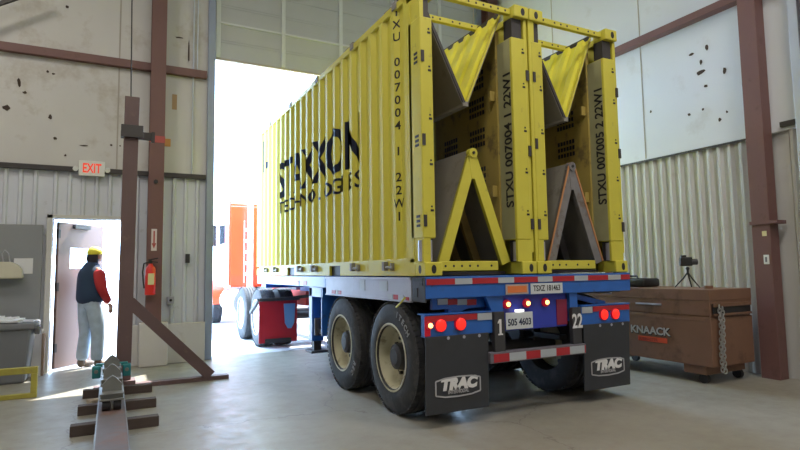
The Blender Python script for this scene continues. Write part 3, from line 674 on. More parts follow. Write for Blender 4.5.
# axles, suspension, wheels
for y in (4.68, 5.93):
    b = MB(); b.cyl((2.6, y, 0.517), (4.5, y, 0.517), 0.065, 18); ax_ = obj('axle', b, CHAR, ch, smooth=True)
    b = MB()
    for x in (2.98, 4.0): b.box(x, x+0.09, y-0.45, y+0.45, 0.60, 0.65); b.box(x, x+0.09, y-0.06, y+0.06, 0.56, 0.98)
    obj('leaf_spring', b, CHAR, ax_)
    b = MB()
    for x in (2.95, 3.95): b.cyl((x, y+0.2, 0.62), (x+0.2, y+0.2, 0.62), 0.09, 16)
    obj('brake_chamber', b, CHAR, ax_)
    for x, s in ((2.325, 1), (2.665, 1), (4.775, -1), (4.435, -1)):
        let = None
        if x == 2.325: let = (('TRAC', 40, -9) if False else ('ITECH', 110, 8.5)) if y < 5 else ('REC', 205, 8)
        wheel(ch, x, y, s, RIM, True, 56 if x < 3 else 40, let)
# sliding bogie frame
for x in (3.0, 4.0): obj('bogie_rail', MB().box(x, x+0.08, 4.1, 6.6, 0.80, 0.98), BLUE, ch)
# yellow cord bit at the side plate
obj('yellow_tie', MB().tube([(2.30, 4.33, 1.08), (2.29, 4.40, 1.03), (2.30, 4.50, 0.99)], 0.008), YELR, ch)
# rear lower structure: centre panel, plates, lamps
b = MB(); b.box(3.10, 3.93, Y0+0.06, Y0+0.10, 0.76, 1.08, 0.006); cp = obj('centre_panel', b, PUR, ch)
b = MB(); b.hexa([(3.03, Y0+0.03, 0.92), (3.14, Y0+0.03, 0.92), (3.14, Y0+0.07, 0.92), (3.03, Y0+0.07, 0.92), (2.95, Y0+0.03, 1.08), (3.14, Y0+0.03, 1.08), (3.14, Y0+0.07, 1.08), (2.95, Y0+0.07, 1.08)])
b.box(3.95, 4.05, Y0+0.03, Y0+0.07, 0.92, 1.08); obj('gusset', b, BLUE, ch)
b = MB(); b.box(3.80, 3.93, Y0+0.05, Y0+0.058, 0.78, 1.02); obj('red_reflector_sheet', b, mat('dull_red_sheet', (0.25, 0.02, 0.06), 0.5), cp)
def lampr(x, z, par, r=0.052, core=False, y=Y0):
    b = MB(); b.cyl((x, y+0.0, z), (x, y-0.022, z), r*1.12, 24); l = obj('tail_light', b, REDD, par)
    b = MB(); b.lathe([(-0.022, r), (-0.030, r*0.8), (-0.034, r*0.4), (-0.035, 0.0001)], (x, y, z), 'Y', 24); obj('lamp_lens', b, REDL if not core else REDD, l, smooth=True)
    if core: obj('lit_bulb', MB().sph((x, y-0.034, z), 0.021), AMB, l)
    return l
for x in (3.20, 3.43, 3.66): lampr(x, 1.0, cp, 0.036, True, Y0+0.06)
pl = obj('number_plate', MB().box(3.155, 3.465, Y0+0.01, Y0+0.016, 0.775, 0.925, 0.002), PLATE, ch)
obj('plate_lettering', text_bm('505 4603', 0.085, rear((3.31, Y0+0.009, 0.81)), 0.002, 0.002, align='CENTER', sx=0.85), NAVY, pl)
obj('plate_lamp', MB().box(3.27, 3.35, Y0-0.01, Y0+0.03, 0.928, 0.95, 0.004), mat('plate_lamp_lit', (0.9, 0.9, 0.9), 0.4, emit=(1, 0.95, 0.9), estr=2.0), pl)
op = obj('orange_placard', MB().box(3.15, 3.41, Y0-0.006, Y0-0.001, 1.09, 1.18), mat('placard_grey', (0.45, 0.38, 0.36), 0.5), bol)
obj('placard_face', MB().box(3.17, 3.39, Y0-0.009, Y0-0.006, 1.105, 1.165), PORA, op)
wp = obj('white_placard', MB().box(3.44, 3.83, Y0-0.006, Y0-0.001, 1.085, 1.182), PLATE, bol)
obj('placard_lettering', text_bm('TSXZ 181463', 0.075, rear((3.635, Y0-0.007, 1.112)), 0.002, 0.001, align='CENTER', sx=0.78), BLACKP, wp)
# side light boxes
for (xa, xb, lx, lamps) in ((XL, 3.02, 0, ((2.36, 0.86, True), (2.47, 0.855, False), (2.67, 0.855, False))), (4.09, XR, 1, ((4.39, 0.85, False), (4.55, 0.85, False)))):
    zo = 0.0 if lx == 0 else 0.0
    b = MB(); b.box(xa, xb, Y0+0.03, Y0+0.10, 0.755, 0.945, 0.008); b.box(xa, xb, Y0+0.02, Y0+0.16, 0.94, 0.952, 0.003); lb = obj('light_box', b, BLUE, ch)
    b = MB(); b.box(xa+0.003 if lx == 0 else xa+0.16, xb-0.17 if lx == 0 else xb-0.01, Y0+0.022, Y0+0.028, 0.885, 0.935); obj('red_tape', b, TAPR, lb)
    b = MB(); b.box(xb-0.165 if lx == 0 else xa+0.01, xb-0.01 if lx == 0 else xa+0.15, Y0+0.022, Y0+0.028, 0.875, 0.935); obj('white_tape', b, TAPW, lb)
    for x, z, core in lamps: lampr(x, z, lb, 0.03 if core else 0.05, core, Y0+0.03)
    if lx == 0: obj('red_end_reflector', MB().box(xa-0.003, xa+0.05, Y0+0.024, Y0+0.032, 0.77, 0.93), REDD, lb)
    # inner bracket arm
    b = MB(); b.bar(((3.05 if lx == 0 else 4.08), Y0+0.18, 1.05), ((2.6 if lx == 0 else 4.5), Y0+0.12, 0.95), 0.05, 0.05, (0, 1, 0)); obj('light_box_arm', b, BLUE, lb)
# reflective strip behind, above left light box
b = MB(); b.box(2.50, 2.60, Y0+0.1, Y0+0.11, 1.02, 1.07); b.box(2.70, 2.80, Y0+0.1, Y0+0.11, 1.01, 1.06); obj('white_tape', b, TAPW, ch)
b = MB(); b.box(2.60, 2.70, Y0+0.1, Y0+0.11, 1.015, 1.065); b.box(2.80, 2.9, Y0+0.1, Y0+0.11, 1.005, 1.055); obj('red_tape', b, TAPR, ch)
b = MB(); b.box(2.45, 3.0, Y0+0.111, Y0+0.15, 0.98, 1.08); obj('rear_crossbar', b, BLUE, ch)
# black uprights with numbers, under-ride bumper
for x, t_ in ((3.02, '1'), (3.95, '22')):
    up_ = obj('bumper_upright', MB().box(x, x+0.115, Y0+0.0, Y0+0.05, 0.56, 0.94, 0.006), CHAR, ch)
    nb = MB().box(x+0.05, x+0.073, Y0-0.003, Y0-0.001, 0.745, 0.875).prism([(x+0.05, Y0-0.001, 0.875), (x+0.033, Y0-0.001, 0.85), (x+0.033, Y0-0.001, 0.835), (x+0.05, Y0-0.001, 0.845)], (0, -0.002, 0)).box(x+0.035, x+0.088, Y0-0.003, Y0-0.001, 0.735, 0.748)
    if t_ == '1': obj('painted_number', nb, WHT, up_); continue
    nb.bm.free()
    obj('painted_number', text_bm(t_, 0.19, rear((x+0.0575, Y0-0.003, 0.745)), 0.002, 0.010 if t_ == '1' else 0.004, align='CENTER', sx=0.72), WHT, up_)
bp_ = obj('underride_bumper', MB().box(2.95, 4.09, Y0-0.02, Y0+0.06, 0.495, 0.59, 0.006), BUMP, ch)
tape(2.985, 4.08, Y0-0.02, 0.505, 0.575, bp_, (0.17, 0.19))
# mudflaps
for xa, xb in ((2.318, 2.955), (4.10, 4.735)):
    xm = (xa+xb)/2; b = MB(); n = 8
    top, bot = 0.765, 0.125
    b.hexa([(xa, Y0+0.028, bot), (xb, Y0+0.028, bot), (xb, Y0+0.042, bot), (xa, Y0+0.042, bot), (xa, Y0+0.008, top), (xb, Y0+0.008, top), (xb, Y0+0.022, top), (xa, Y0+0.022, top)], 0.003)
    fl = obj('mudflap', b, FLAP, ch)
    b = MB()
    for k in range(3): b.cyl((xa+0.22+k*0.16, Y0+0.006, 0.745), (xa+0.22+k*0.16, Y0+0.012, 0.745), 0.014, 10)
    obj('flap_bolt', b, SILV, fl)
    yy = Y0+0.019
    bb = text_bm('TRAC', 0.125, rear((xm, yy, 0.318)), 0.003, 0.009, align='CENTER', sx=1.12)
    for v in bb.bm.verts: v.co.x += (v.co.z-0.305)*0.2
    obj('flap_lettering', bb, WHT, fl)
    obj('flap_lettering', text_bm('INTERMODAL', 0.042, rear((xm, yy, 0.280)), 0.003, 0.001, align='CENTER', sx=0.8), WHTD, fl)
    b = MB(); hw, hh = 0.225, 0.078; zc = 0.335
    pts = [(-hw, -hh*0.75), (-hw*0.6, -hh*0.98), (0, -hh*1.05), (hw*0.6, -hh*0.98), (hw, -hh*0.75), (hw, hh*0.75), (hw*0.6, hh*0.98), (0, hh*1.05), (-hw*0.6, hh*0.98), (-hw, hh*0.75)]
    for i in range(len(pts)):
        p, q = pts[i], pts[(i+1) % len(pts)]; b.bar((xm+p[0], yy-0.001, zc+p[1]), (xm+q[0], yy-0.001, zc+q[1]), 0.003, 0.012, (0, 0, 1) if abs(p[0]-q[0]) > 0.01 else (1, 0, 0))
    obj('badge_outline', b, WHTD, fl)
# twistlocks
for x in (2.42, 3.46, 3.64, 4.68):
    for y in (4.1, 9.95): obj('twist_lock', MB().cyl((x, y, 1.25), (x, y, 1.268), 0.03, 10), CHAR, ch)

# ------------------------------------------------------------------ tractor outside
tr = thing('semi_tractor', 'red semi tractor cab outside the big door in front of the trailer', 'truck', (3.55, 12.0, 0))
for y in (10.13, 11.45):
    for x, s in ((2.33, 1), (2.665, 1), (4.77, -1), (4.435, -1)): wheel(tr, x, y, s, ALU, True, 40, None, True)
    obj('axle', MB().cyl((2.6, y, 0.517), (4.5, y, 0.517), 0.07, 14), CHAR, tr)
for x in (3.08, 3.92): obj('frame_rail', MB().box(x, x+0.09, 9.55, 16.5, 0.72, 0.98), mat('tractor_frame_red', (0.45, 0.03, 0.02), 0.5), tr)
b = MB(); b.cyl((3.55, 10.7, 0.98), (3.55, 10.7, 1.06), 0.45, 24); b.box(3.1, 4.0, 10.2, 10.5, 0.95, 1.04); obj('fifth_wheel', b, CHAR, tr)
b = MB()                                           # cab with chamfered roof and windscreen rake
ya, yb = 12.72, 14.55
prof = [(ya, 1.0), (ya, 2.85), (ya+0.2, 3.05), (yb-0.55, 3.02), (yb-0.35, 2.85), (yb, 2.0), (yb+0.02, 1.0)]
b.prism([(XL+0.0, y, z) for y, z in prof], (2.44, 0, 0)); bmesh.ops.bevel(b.bm, geom=list(b.bm.edges), offset=0.04, segments=2, affect='EDGES')
cab = obj('cab', b, RED, tr, smooth=True)
obj('rear_window', MB().box(2.95, 4.15, ya-0.01, ya+0.01, 2.1, 2.6, 0.01), GLASS, cab)
obj('side_window', MB().box(XL-0.012, XL+0.01, 13.25, 14.05, 2.0, 2.65, 0.01), GLASS, cab); obj('side_window', MB().box(XL+2.43, XL+2.452, 13.25, 14.05, 2.0, 2.65, 0.01), GLASS, cab)
b = MB(); b.box(XL-0.008, XL+0.01, 13.1, 14.2, 1.95, 1.97); b.box(XL-0.02, XL, 13.15, 13.3, 1.75, 1.80); obj('door_trim', b, ALU, cab)
b = MB()
for z in (1.25, 1.5, 1.75, 2.0, 2.25): b.box(2.66, 2.78, ya-0.05, ya-0.01, z, z+0.07, 0.006)
b.box(2.64, 2.66, ya-0.04, ya-0.0, 1.1, 2.5); b.box(2.78, 2.80, ya-0.04, ya-0.0, 1.1, 2.5); obj('rear_ladder', b, ALU, cab)
b = MB(); prof = [(yb-0.1, 0.95), (yb-0.1, 2.0), (yb+0.9, 1.85), (yb+1.75, 1.65), (yb+1.9, 1.0), (yb+1.9, 0.6), (yb+1.6, 0.6), (yb+1.45, 0.9), (yb+0.5, 1.0)]
b.prism([(2.75, y, z) for y, z in prof], (1.6, 0, 0)); obj('hood', b, RED, tr)
for x in (2.33, 4.42):
    b = MB(); b.lathe([(0, 0.56), (0.0, 0.66), (0.35, 0.66), (0.35, 0.56)], (x, 15.6, 0.52), 'X', 20, 1, 0.0, PI); obj('front_fender', b, RED, tr, smooth=True)
for x, s in ((2.36, 1), (4.74, -1)):
    wheel(tr, x, 15.6, s, ALU, False, 32)
    b = MB(); xx = x if s > 0 else x-0.6; b.cyl((xx+0.33, 12.5, 0.66), (xx+0.33, 14.2, 0.66), 0.31, 28); obj('fuel_tank', b, ALU, tr, smooth=True)
    b = MB(); b.box(xx+0.02, xx+0.5, 13.0, 13.7, 0.97, 1.0); obj('cab_step', b, ALU, tr)
    b = MB(); mx = 2.33-0.28 if s > 0 else 4.77+0.06; b.box(mx, mx+0.22, 14.1, 14.18, 2.0, 2.5, 0.02); b.bar((mx+0.11, 14.15, 2.0), (3.0 if s > 0 else 4.4, 14.2, 1.9), 0.03, 0.03); obj('side_mirror', b, CHAR, tr)
for x in (2.75, 4.3): obj('exhaust_stack', MB().cyl((x, 12.55, 0.9), (x, 12.55, 3.3), 0.07, 16), ALU, tr, smooth=True)
obj('bumper', MB().box(2.35, 4.75, yb+1.95, yb+2.15, 0.35, 0.8, 0.03), ALU, tr)
obj('deck_hoses', MB().tube([(3.3, 12.7, 1.9), (3.3, 12.0, 1.35), (3.3, 11.2, 1.2), (3.3, 10.4, 1.5)], 0.02), BLACKP, tr)
for xa in (2.22, 4.2):
    b = MB(); b.box(xa, xa+0.66, 9.42, 9.435, 0.13, 0.83, 0.004); rf = obj('mudflap', b, REDF, tr, label='red mudflap behind the tractor wheels')
    b = MB(); b.bar((xa, 9.43, 0.86), (xa+0.7, 9.43, 0.86), 0.06, 0.05); b.bar((xa, 9.43, 0.86), (xa-0.03, 9.9, 0.62), 0.05, 0.05); b.bar((xa+0.4, 9.45, 0.86), (3.3, 9.6, 0.9), 0.05, 0.05); obj('flap_bracket', b, CHAR, rf)
    b = MB(); b.prism([(xa+0.42, 9.415, 0.78), (xa+0.62, 9.415, 0.78), (xa+0.60, 9.415, 0.45), (xa+0.55, 9.415, 0.36), (xa+0.49, 9.415, 0.36), (xa+0.44, 9.415, 0.45)], (0, -0.02, 0)); obj('flap_emblem', b, LBLUE, rf)
    obj('flap_weight', MB().box(xa+0.1, xa+0.55, 9.40, 9.42, 0.13, 0.2), CHAR, rf)

# ------------------------------------------------------------------ things on the far wall
es = thing('exit_sign', 'white exit sign with red lettering above the open door', 'exit sign', (-0.285, WY-0.03, 2.73))
obj('housing', MB().box(-0.45, -0.12, WY-0.07, WY-0.0465, 2.735, 2.955, 0.006), EXW, es)
obj('mount', MB().box(-0.38, -0.19, WY-0.0465, WY-0.002, 2.87, 2.93), EXW, es)
obj('sign_lettering', text_bm('EXIT', 0.185, rear((-0.285, WY-0.0725, 2.785)), 0.003, 0.004, align='CENTER', sx=0.62), EXR, es)
for s in (-1, 1): obj('emergency_lamp', MB().cyl((-0.285+s*0.20, WY-0.045, 2.84), (-0.285+s*0.20, WY-0.12, 2.82), 0.035, 14), EXW, es)
fe = thing('fire_extinguisher', 'red fire extinguisher hanging on the brown column', 'fire extinguisher', (0.50, WY-0.30, 1.02))
b = MB(); b.lathe([(0, 0.0001), (0, 0.06), (0.01, 0.072), (0.36, 0.072), (0.40, 0.06), (0.43, 0.03), (0.45, 0.025), (0.45, 0.0001)], (0.50, WY-0.30, 1.02), 'Z', 24); obj('cylinder', b, CYL, fe, smooth=True)
obj('inspection_tag', MB().box(0.465, 0.545, WY-0.376, WY-0.371, 1.17, 1.33), TAG, fe)
b = MB(); b.cyl((0.50, WY-0.30, 1.46), (0.50, WY-0.30, 1.52), 0.022, 12); b.bar((0.46, WY-0.30, 1.52), (0.60, WY-0.32, 1.55), 0.02, 0.015); b.bar((0.48, WY-0.30, 1.50), (0.60, WY-0.32, 1.49), 0.02, 0.012); obj('valve_handle', b, BLACKP, fe)
obj('hose', MB().tube([(0.48, WY-0.31, 1.50), (0.41, WY-0.32, 1.47), (0.395, WY-0.33, 1.35), (0.41, WY-0.33, 1.2), (0.42, WY-0.33, 1.12)], 0.011), BLACKP, fe)
obj('hook', MB().box(0.49, 0.51, WY-0.225, WY-0.28, 1.42, 1.46), STEELD, fe)
asg = thing('arrow_sign', 'small pale sign with a red downward arrow above the fire extinguisher', 'sign', (0.54, WY-0.225, 1.68))
obj('sign_board', MB().box(0.505, 0.58, WY-0.227, WY-0.221, 1.66, 1.98), ARW, asg)
b = MB(); yq = WY-0.2275; b.box(0.532, 0.553, yq-0.001, yq, 1.76, 1.95); b.prism([(0.512, yq, 1.77), (0.573, yq, 1.77), (0.5425, yq, 1.69)], (0, -0.001, 0)); obj('arrow', b, RDT, asg)
tp = obj('red_tape_band', MB().box(0.45, 0.665, WY-0.226, WY-0.2205, 3.27, 3.37), RDT); tag(tp, 'faded red tape wrapped across the brown column high up', 'tape')
tp = obj('orange_tag', MB().box(0.67, 0.76, WY-0.006, WY-0.001, 3.27, 3.39), ORT); tag(tp, 'small orange tag on the wall right beside the red tape', 'tag')
tp = obj('orange_sticker', MB().box(0.77, 0.84, WY-0.006, WY-0.001, 3.86, 4.1), mat('faded_orange', (0.45, 0.30, 0.17), 0.7)); tag(tp, 'faded orange rectangle on the wall below the upper beam', 'sticker')
o_ = obj('junction_box', MB().box(1.00, 1.06, WY-0.06, WY-0.0, 1.48, 1.62, 0.005), CHAR); tag(o_, 'small dark switch box on the ribbed wall', 'switch box')
o_ = thing('power_outlet', 'grey metal outlet box low on the ribbed wall by the column', 'outlet', (0.80, WY-0.03, 0.88))
obj('housing', MB().box(0.75, 0.85, WY-0.05, WY, 0.87, 0.98, 0.005), SILV, o_); obj('socket', MB().cyl((0.80, WY-0.05, 0.925), (0.80, WY-0.058, 0.925), 0.02, 12), BLACKP, o_)
o_ = obj('round_knob', MB().cyl((0.55, WY-0.222, 2.68), (0.55, WY-0.25, 2.68), 0.03, 14), BLACKP); tag(o_, 'small black round fitting on the brown column', 'fitting')
o_ = obj('conduit_pipe', MB().cyl((1.07, WY-0.03, 2.87), (1.07, WY-0.03, 7.9), 0.012, 10).cyl((1.13, WY-0.03, 4.55), (1.13, WY-0.03, 5.9), 0.008, 8), TIN); tag(o_, 'thin vertical conduit on the wall beside the big door', 'pipe')
o_ = obj('wall_panel_board', MB().box(-2.1, -0.85, WY-0.05, WY+0.005, 0.45, 2.02, 0.006), BOARD); tag(o_, 'large flat grey board on the wall left of the open door', 'board')
o_ = obj('paper_notice', MB().box(-1.165, -0.95, WY-0.056, WY-0.0505, 1.35, 1.56), PAPER); tag(o_, 'white paper notice stuck on the grey wall board', 'paper')
hd = thing('cream_hood', 'cream rounded plastic hood hanging by a wire hook on the grey board', 'hood', (-1.3, WY-0.12, 1.3))
b = MB(); b.prism([(-1.62, WY-0.225, 1.29), (-1.04, WY-0.225, 1.29), (-1.055, WY-0.225, 1.40), (-1.10, WY-0.225, 1.47), (-1.18, WY-0.225, 1.51), (-1.48, WY-0.225, 1.51), (-1.58, WY-0.225, 1.45)], (0, 0.148, 0)); bmesh.ops.bevel(b.bm, geom=list(b.bm.edges), offset=0.012, segments=2, affect='EDGES'); obj('shell', b, CREAM, hd)
obj('wire_hook', MB().tube([(-1.27, WY-0.12, 1.50), (-1.29, WY-0.12, 1.62), (-1.26, WY-0.12, 1.67), (-1.22, WY-0.12, 1.62), (-1.20, WY-0.12, 1.50)], 0.008), SILV, hd)
bn = thing('trash_bin', 'grey plastic trash bin heaped with white scraps at the left edge', 'bin', (-1.15, 8.55, 0))
b = MB(); b.hexa([(-1.38, 8.33, 0.0), (-0.92, 8.33, 0.0), (-0.92, 8.77, 0.0), (-1.38, 8.77, 0.0), (-1.44, 8.27, 0.68), (-0.86, 8.27, 0.68), (-0.86, 8.83, 0.68), (-1.44, 8.83, 0.68)], 0.03); obj('body', b, GREYB, bn)
b = MB(); b.box(-1.46, -0.82, 8.24, 8.86, 0.66, 0.74, 0.02); b.box(-0.85, -0.79, 8.45, 8.62, 0.58, 0.68, 0.01); obj('rim', b, GREYB, bn)
sc = MB()
for k in range(9):
    x, y = random.uniform(-1.38, -0.95), random.uniform(8.3, 8.75); a = random.uniform(0, PI)
    sc.bar((x-0.12*math.cos(a), y-0.12*math.sin(a), 0.752+0.004*k), (x+0.12*math.cos(a), y+0.12*math.sin(a), 0.765+0.006*k), 0.09, 0.02)
o_ = obj('white_scraps', sc, PAPER); tag(o_, 'loose white scraps heaped on top of the grey bin', 'scraps'); o_['kind'] = 'stuff'
cb = thing('leaning_board', 'white board leaning against the wall between the grey bin and the doorway', 'board', (-0.86, 8.9, 0))
b = MB(); b.hexa([(-1.0, 8.80, 0.0), (-0.80, 8.80, 0.0), (-0.80, 8.84, 0.0), (-1.0, 8.84, 0.0), (-1.0, 8.95, 0.60), (-0.80, 8.95, 0.60), (-0.80, 8.99, 0.60), (-1.0, 8.99, 0.60)]); obj('board', b, PAPER, cb)
b = MB(); b.box(-0.80, -0.77, 8.82, 8.98, 0, 0.55); obj('edge_strip', b, mat('cardboard', (0.35, 0.26, 0.2), 0.8), cb)

# ------------------------------------------------------------------ person in the doorway
def skin_mesh(name, verts, edges, radii, material, parent, root=0, lvl=2, extra=None):
    me = bpy.data.meshes.new(name); me.from_pydata(verts, edges, []); o = bpy.data.objects.new(name, me); COL.objects.link(o)
    md = o.modifiers.new('skin', 'SKIN'); md.branch_smoothing = 0.6; md.use_smooth_shade = True
    lay = me.skin_vertices[0] if me.skin_vertices else None
    if lay is None:
        bmm = bmesh.new(); bmm.from_mesh(me); bmm.verts.layers.skin.verify(); bmm.to_mesh(me); bmm.free(); lay = me.skin_vertices[0]
    for i, r_ in enumerate(radii):
        lay.data[i].radius = r_ if isinstance(r_, tuple) else (r_, r_); lay.data[i].use_root = (i == root)
    sb = o.modifiers.new('sub', 'SUBSURF'); sb.levels = lvl; sb.render_levels = lvl
    dg = bpy.context.evaluated_depsgraph_get(); m2 = bpy.data.meshes.new_from_object(o.evaluated_get(dg))
    bpy.data.objects.remove(o); b = MB(); b.bm.from_mesh(m2); bpy.data.meshes.remove(m2)
    if extra: b.bm.transform(extra)
    return obj(name, b, material, parent, smooth=True)
PP = Vector((-0.26, 9.16, 0)); pe = thing('person', 'person in navy vest, red sleeves, pale jeans and yellow cap standing in the open doorway', 'person', PP)
# person local frame: faces local +y; turned so that he looks right and away
PM = Matrix.Translation(PP) @ Matrix.Rotation(math.radians(-52), 4, 'Z')
J = dict(pel=(0, 0, .93), wai=(0, .0, 1.06), che=(0, .015, 1.26), upc=(0, .01, 1.38), nec=(0, .015, 1.47), hea=(0.01, .04, 1.56), top=(0.01, .05, 1.64),
         shl=(-.17, .0, 1.39), ell=(-.205, .07, 1.14), wrl=(-.09, .25, 1.02), shr=(.17, .0, 1.39), elr=(.235, -.01, 1.13), wrr=(.225, .13, .92),
         hil=(-.095, 0, .90), knl=(-.10, .03, .50), anl=(-.11, -.03, .09), tol=(-.12, .13, .04), hir=(.095, 0, .90), knr=(.11, .06, .50), anr=(.13, .04, .09), tor=(.16, .20, .04))
K = list(J); V = [J[k] for k in K]; I = {k: i for i, k in enumerate(K)}
ed = [('pel', 'wai'), ('wai', 'che'), ('che', 'upc'), ('upc', 'nec'), ('nec', 'hea'), ('hea', 'top'), ('upc', 'shl'), ('shl', 'ell'), ('ell', 'wrl'), ('upc', 'shr'), ('shr', 'elr'), ('elr', 'wrr'),
      ('pel', 'hil'), ('hil', 'knl'), ('knl', 'anl'), ('anl', 'tol'), ('pel', 'hir'), ('hir', 'knr'), ('knr', 'anr'), ('anr', 'tor')]
rad = dict(pel=.09, wai=.085, che=.12, upc=.10, nec=.055, hea=.085, top=.075, shl=.04, ell=.03, wrl=.024, shr=.04, elr=.04, wrr=.027, hil=.07, knl=.05, anl=.04, tol=.03, hir=.07, knr=.05, anr=.04, tor=.03)
body = skin_mesh('body', V, [(I[a], I[c]) for a, c in ed], [rad[k] for k in K], SKIN, pe, 0, 2, PM)
def sub(name, keys, edges, rr, material, root=0):
    v = [J[k] if isinstance(k, str) else k for k in keys]; return skin_mesh(name, v, edges, rr, material, pe, root, 2, PM)
# jeans
J2 = dict(J)
sub('jeans', ['pel', (0, 0, 1.10), 'hil', (-.098, .01, .70), 'knl', (-.108, 0.0, .30), (-.11, -.025, .09), 'hir', (.103, .03, .70), 'knr', (.12, .05, .30), (.13, .035, .09)],
    [(0, 1), (0, 2), (2, 3), (3, 4), (4, 5), (5, 6), (0, 7), (7, 8), (8, 9), (9, 10), (10, 11)],
    [(.19, .17), (.18, .16), .13, .115, .095, .09, .085, .13, .115, .095, .09, .085], DEN)
sub('vest', [(0, 0, .88), (0, 0, 1.02), (0, .01, 1.22), (0, .0, 1.37), (0, .01, 1.47), (0, .01, 1.52)], [(0, 1), (1, 2), (2, 3), (3, 4), (4, 5)], [(.215, .185), (.21, .185), (.22, .185), (.205, .165), (.10, .10), (.085, .085)], VEST)
for s, (a, e, w_) in (('l', ('shl', 'ell', 'wrl')), ('r', ('shr', 'elr', 'wrr'))):
    A = Vector(J[a]); E_ = Vector(J[e]); W_ = Vector(J[w_])
    sub('sleeve', [tuple(A+Vector((0.03 if s == 'l' else -0.03, 0, 0.015))), tuple((A+E_)/2), tuple(E_), tuple((E_+W_)/2), tuple(W_)], [(0, 1), (1, 2), (2, 3), (3, 4)], [.095, .088, .074, .062, .05], SLV)
    # hand: palm plus five fingers
    d = (W_-E_).normalized()*0.5+Vector((0, .15, -1)).normalized()*0.8; d.normalize(); side = Vector((0, 1, 0)); side = (side-d*side.dot(d)).normalized(); inn_ = Vector((1 if s == 'l' else -1, 0, 0))
    hv = [tuple(W_), tuple(W_+d*0.05), tuple(W_+d*0.09)]; he = [(0, 1), (1, 2)]; hr = [.026, (.035, .02), (.036, .018)]
    for k, L in enumerate((.065, .075, .07, .055)):
        o2 = side*(0.027-0.018*k); i0 = len(hv)
        hv += [tuple(W_+d*0.10+o2), tuple(W_+d*(0.10+L*0.55)+o2+inn_*0.008), tuple(W_+d*(0.10+L*0.95)+o2+inn_*0.028)]; he += [(2, i0), (i0, i0+1), (i0+1, i0+2)]; hr += [.0095, .009, .0075]
    i0 = len(hv); hv += [tuple(W_+d*0.045+side*0.035+inn_*.01), tuple(W_+d*0.085+side*0.052+inn_*.02), tuple(W_+d*0.11+side*0.052+inn_*.03)]; he += [(1, i0), (i0, i0+1), (i0+1, i0+2)]; hr += [.011, .010, .008]
    skin_mesh('hand', hv, he, hr, SKIN, pe, 0, 1, PM)
def plc(mb): mb.bm.transform(PM); return mb
hc = Vector((0.01, .045, 1.60))
b = MB(); b.sph(hc+Vector((0, .005, -.012)), 0.092, 0.86, 1.06, 1.18, 20)
for v in b.bm.verts:
    l = v.co-hc
    if l.y > 0.06 and abs(l.x) < 0.02 and -0.05 < l.z < 0.005: v.co.y += 0.022
fh = obj('face', plc(b), SKIN, pe, smooth=True)
b = MB()
for s in (-1, 1): b.sph(hc+Vector((s*0.03, .085, -0.005)), 0.012)
b.box(hc.x-.025, hc.x+.025, hc.y+.088, hc.y+.094, hc.z-.075, hc.z-.068); obj('eyes_and_mouth', plc(b), HAIR, fh)
b = MB()
for s in (-1, 1): b.sph(hc+Vector((s*0.082, .0, -0.02)), 0.03, 0.35, 0.7, 1.1)
obj('ear', plc(b), SKIN, fh)
b = MB(); b.sph(hc+Vector((0, -.03, -.035)), 0.094, 0.98, 0.85, 1.15, 18); b.sph(hc+Vector((0, -.055, -.12)), 0.07, 1.0, 0.75, 1.0, 14); obj('hair', plc(b), HAIR, pe, smooth=True)
b = MB(); b.lathe([(0.0, 0.103), (0.03, 0.106), (0.06, 0.097), (0.09, 0.075), (0.11, 0.04), (0.118, 0.0001)], hc+Vector((0, 0, .015)), 'Z', 24); cp_ = obj('cap', plc(b), CAPY, pe, smooth=True)
b = MB(); pts = [(hc.x+0.098*math.cos(a), hc.y+0.105*math.sin(a)*1.0+(0.075 if 0.2 < a < PI-0.2 else 0.0), hc.z+0.018) for a in [PI*k/10 for k in range(11)]]; b.prism(pts, (0, 0, 0.012)); obj('cap_peak', plc(b), CAPG, cp_)
for s, a in (('l', Vector((-.115, .03, 0))), ('r', Vector((.145, .10, 0)))):
    b = MB(); ang = math.radians(8 if s == 'l' else -14)
    b.sph(a+Vector((0, .05, .045)), 0.07, 0.72, 1.55, 0.64, 16); b.sph(a+Vector((0, -.055, .075)), 0.062, 0.85, 0.9, 1.1, 14)
    for v in b.bm.verts: v.co.z = max(v.co.z, 0.0)
    obj('boot', plc(b), BOOT, pe, smooth=True)

# ------------------------------------------------------------------ jig stand, rail, blocks
js = thing('steel_stand', 'tall dark red-brown steel upright with a diagonal brace on a floor beam', 'steel frame', (0.18, 7.3, 0))
b = MB(); b.hexa([(0.07, 7.25, 0.10), (0.23, 7.25, 0.10), (0.23, 7.36, 0.10), (0.07, 7.36, 0.10), (0.095, 7.25, 3.46), (0.255, 7.25, 3.46), (0.255, 7.36, 3.46), (0.095, 7.36, 3.46)], 0.006); obj('upright', b, BROWND, js)
b = MB(); b.bar((0.20, 7.305, 1.0), (1.12, 7.305, 0.06), 0.12, 0.13); obj('brace', b, BROWND, js)
b = MB(); b.box(-0.15, 1.34, 7.26, 7.38, 0.0, 0.05, 0.004); b.box(0.03, 0.28, 7.2, 7.42, 0.05, 0.10, 0.004); obj('floor_beam', b, BROWND, js)
b = MB(); b.box(0.06, 0.30, 7.20, 7.24, 2.95, 3.10, 0.004); b.box(0.06, 0.42, 7.40, 7.46, 2.98, 3.07, 0.004); b.bar((0.40, 7.43, 3.02), (0.44, 7.43, 3.02), 0.08, 0.12); obj('clamp_bracket', b, STEELD, js)
o_ = obj('hanging_wire', MB().cyl((0.16, 7.32, 3.47), (0.13, 7.34, 5.6), 0.008, 8).cyl((0.13, 7.34, 5.6), (0.13, 7.34, 7.99), 0.008, 8), STEELD); tag(o_, 'thin wire running up from the top of the steel upright', 'wire')
RX0, RX1 = -0.075, 0.135
rl = thing('floor_rail', 'long worn steel rail lying on timber blocks along the floor', 'rail', (0.03, 5.0, 0.09))
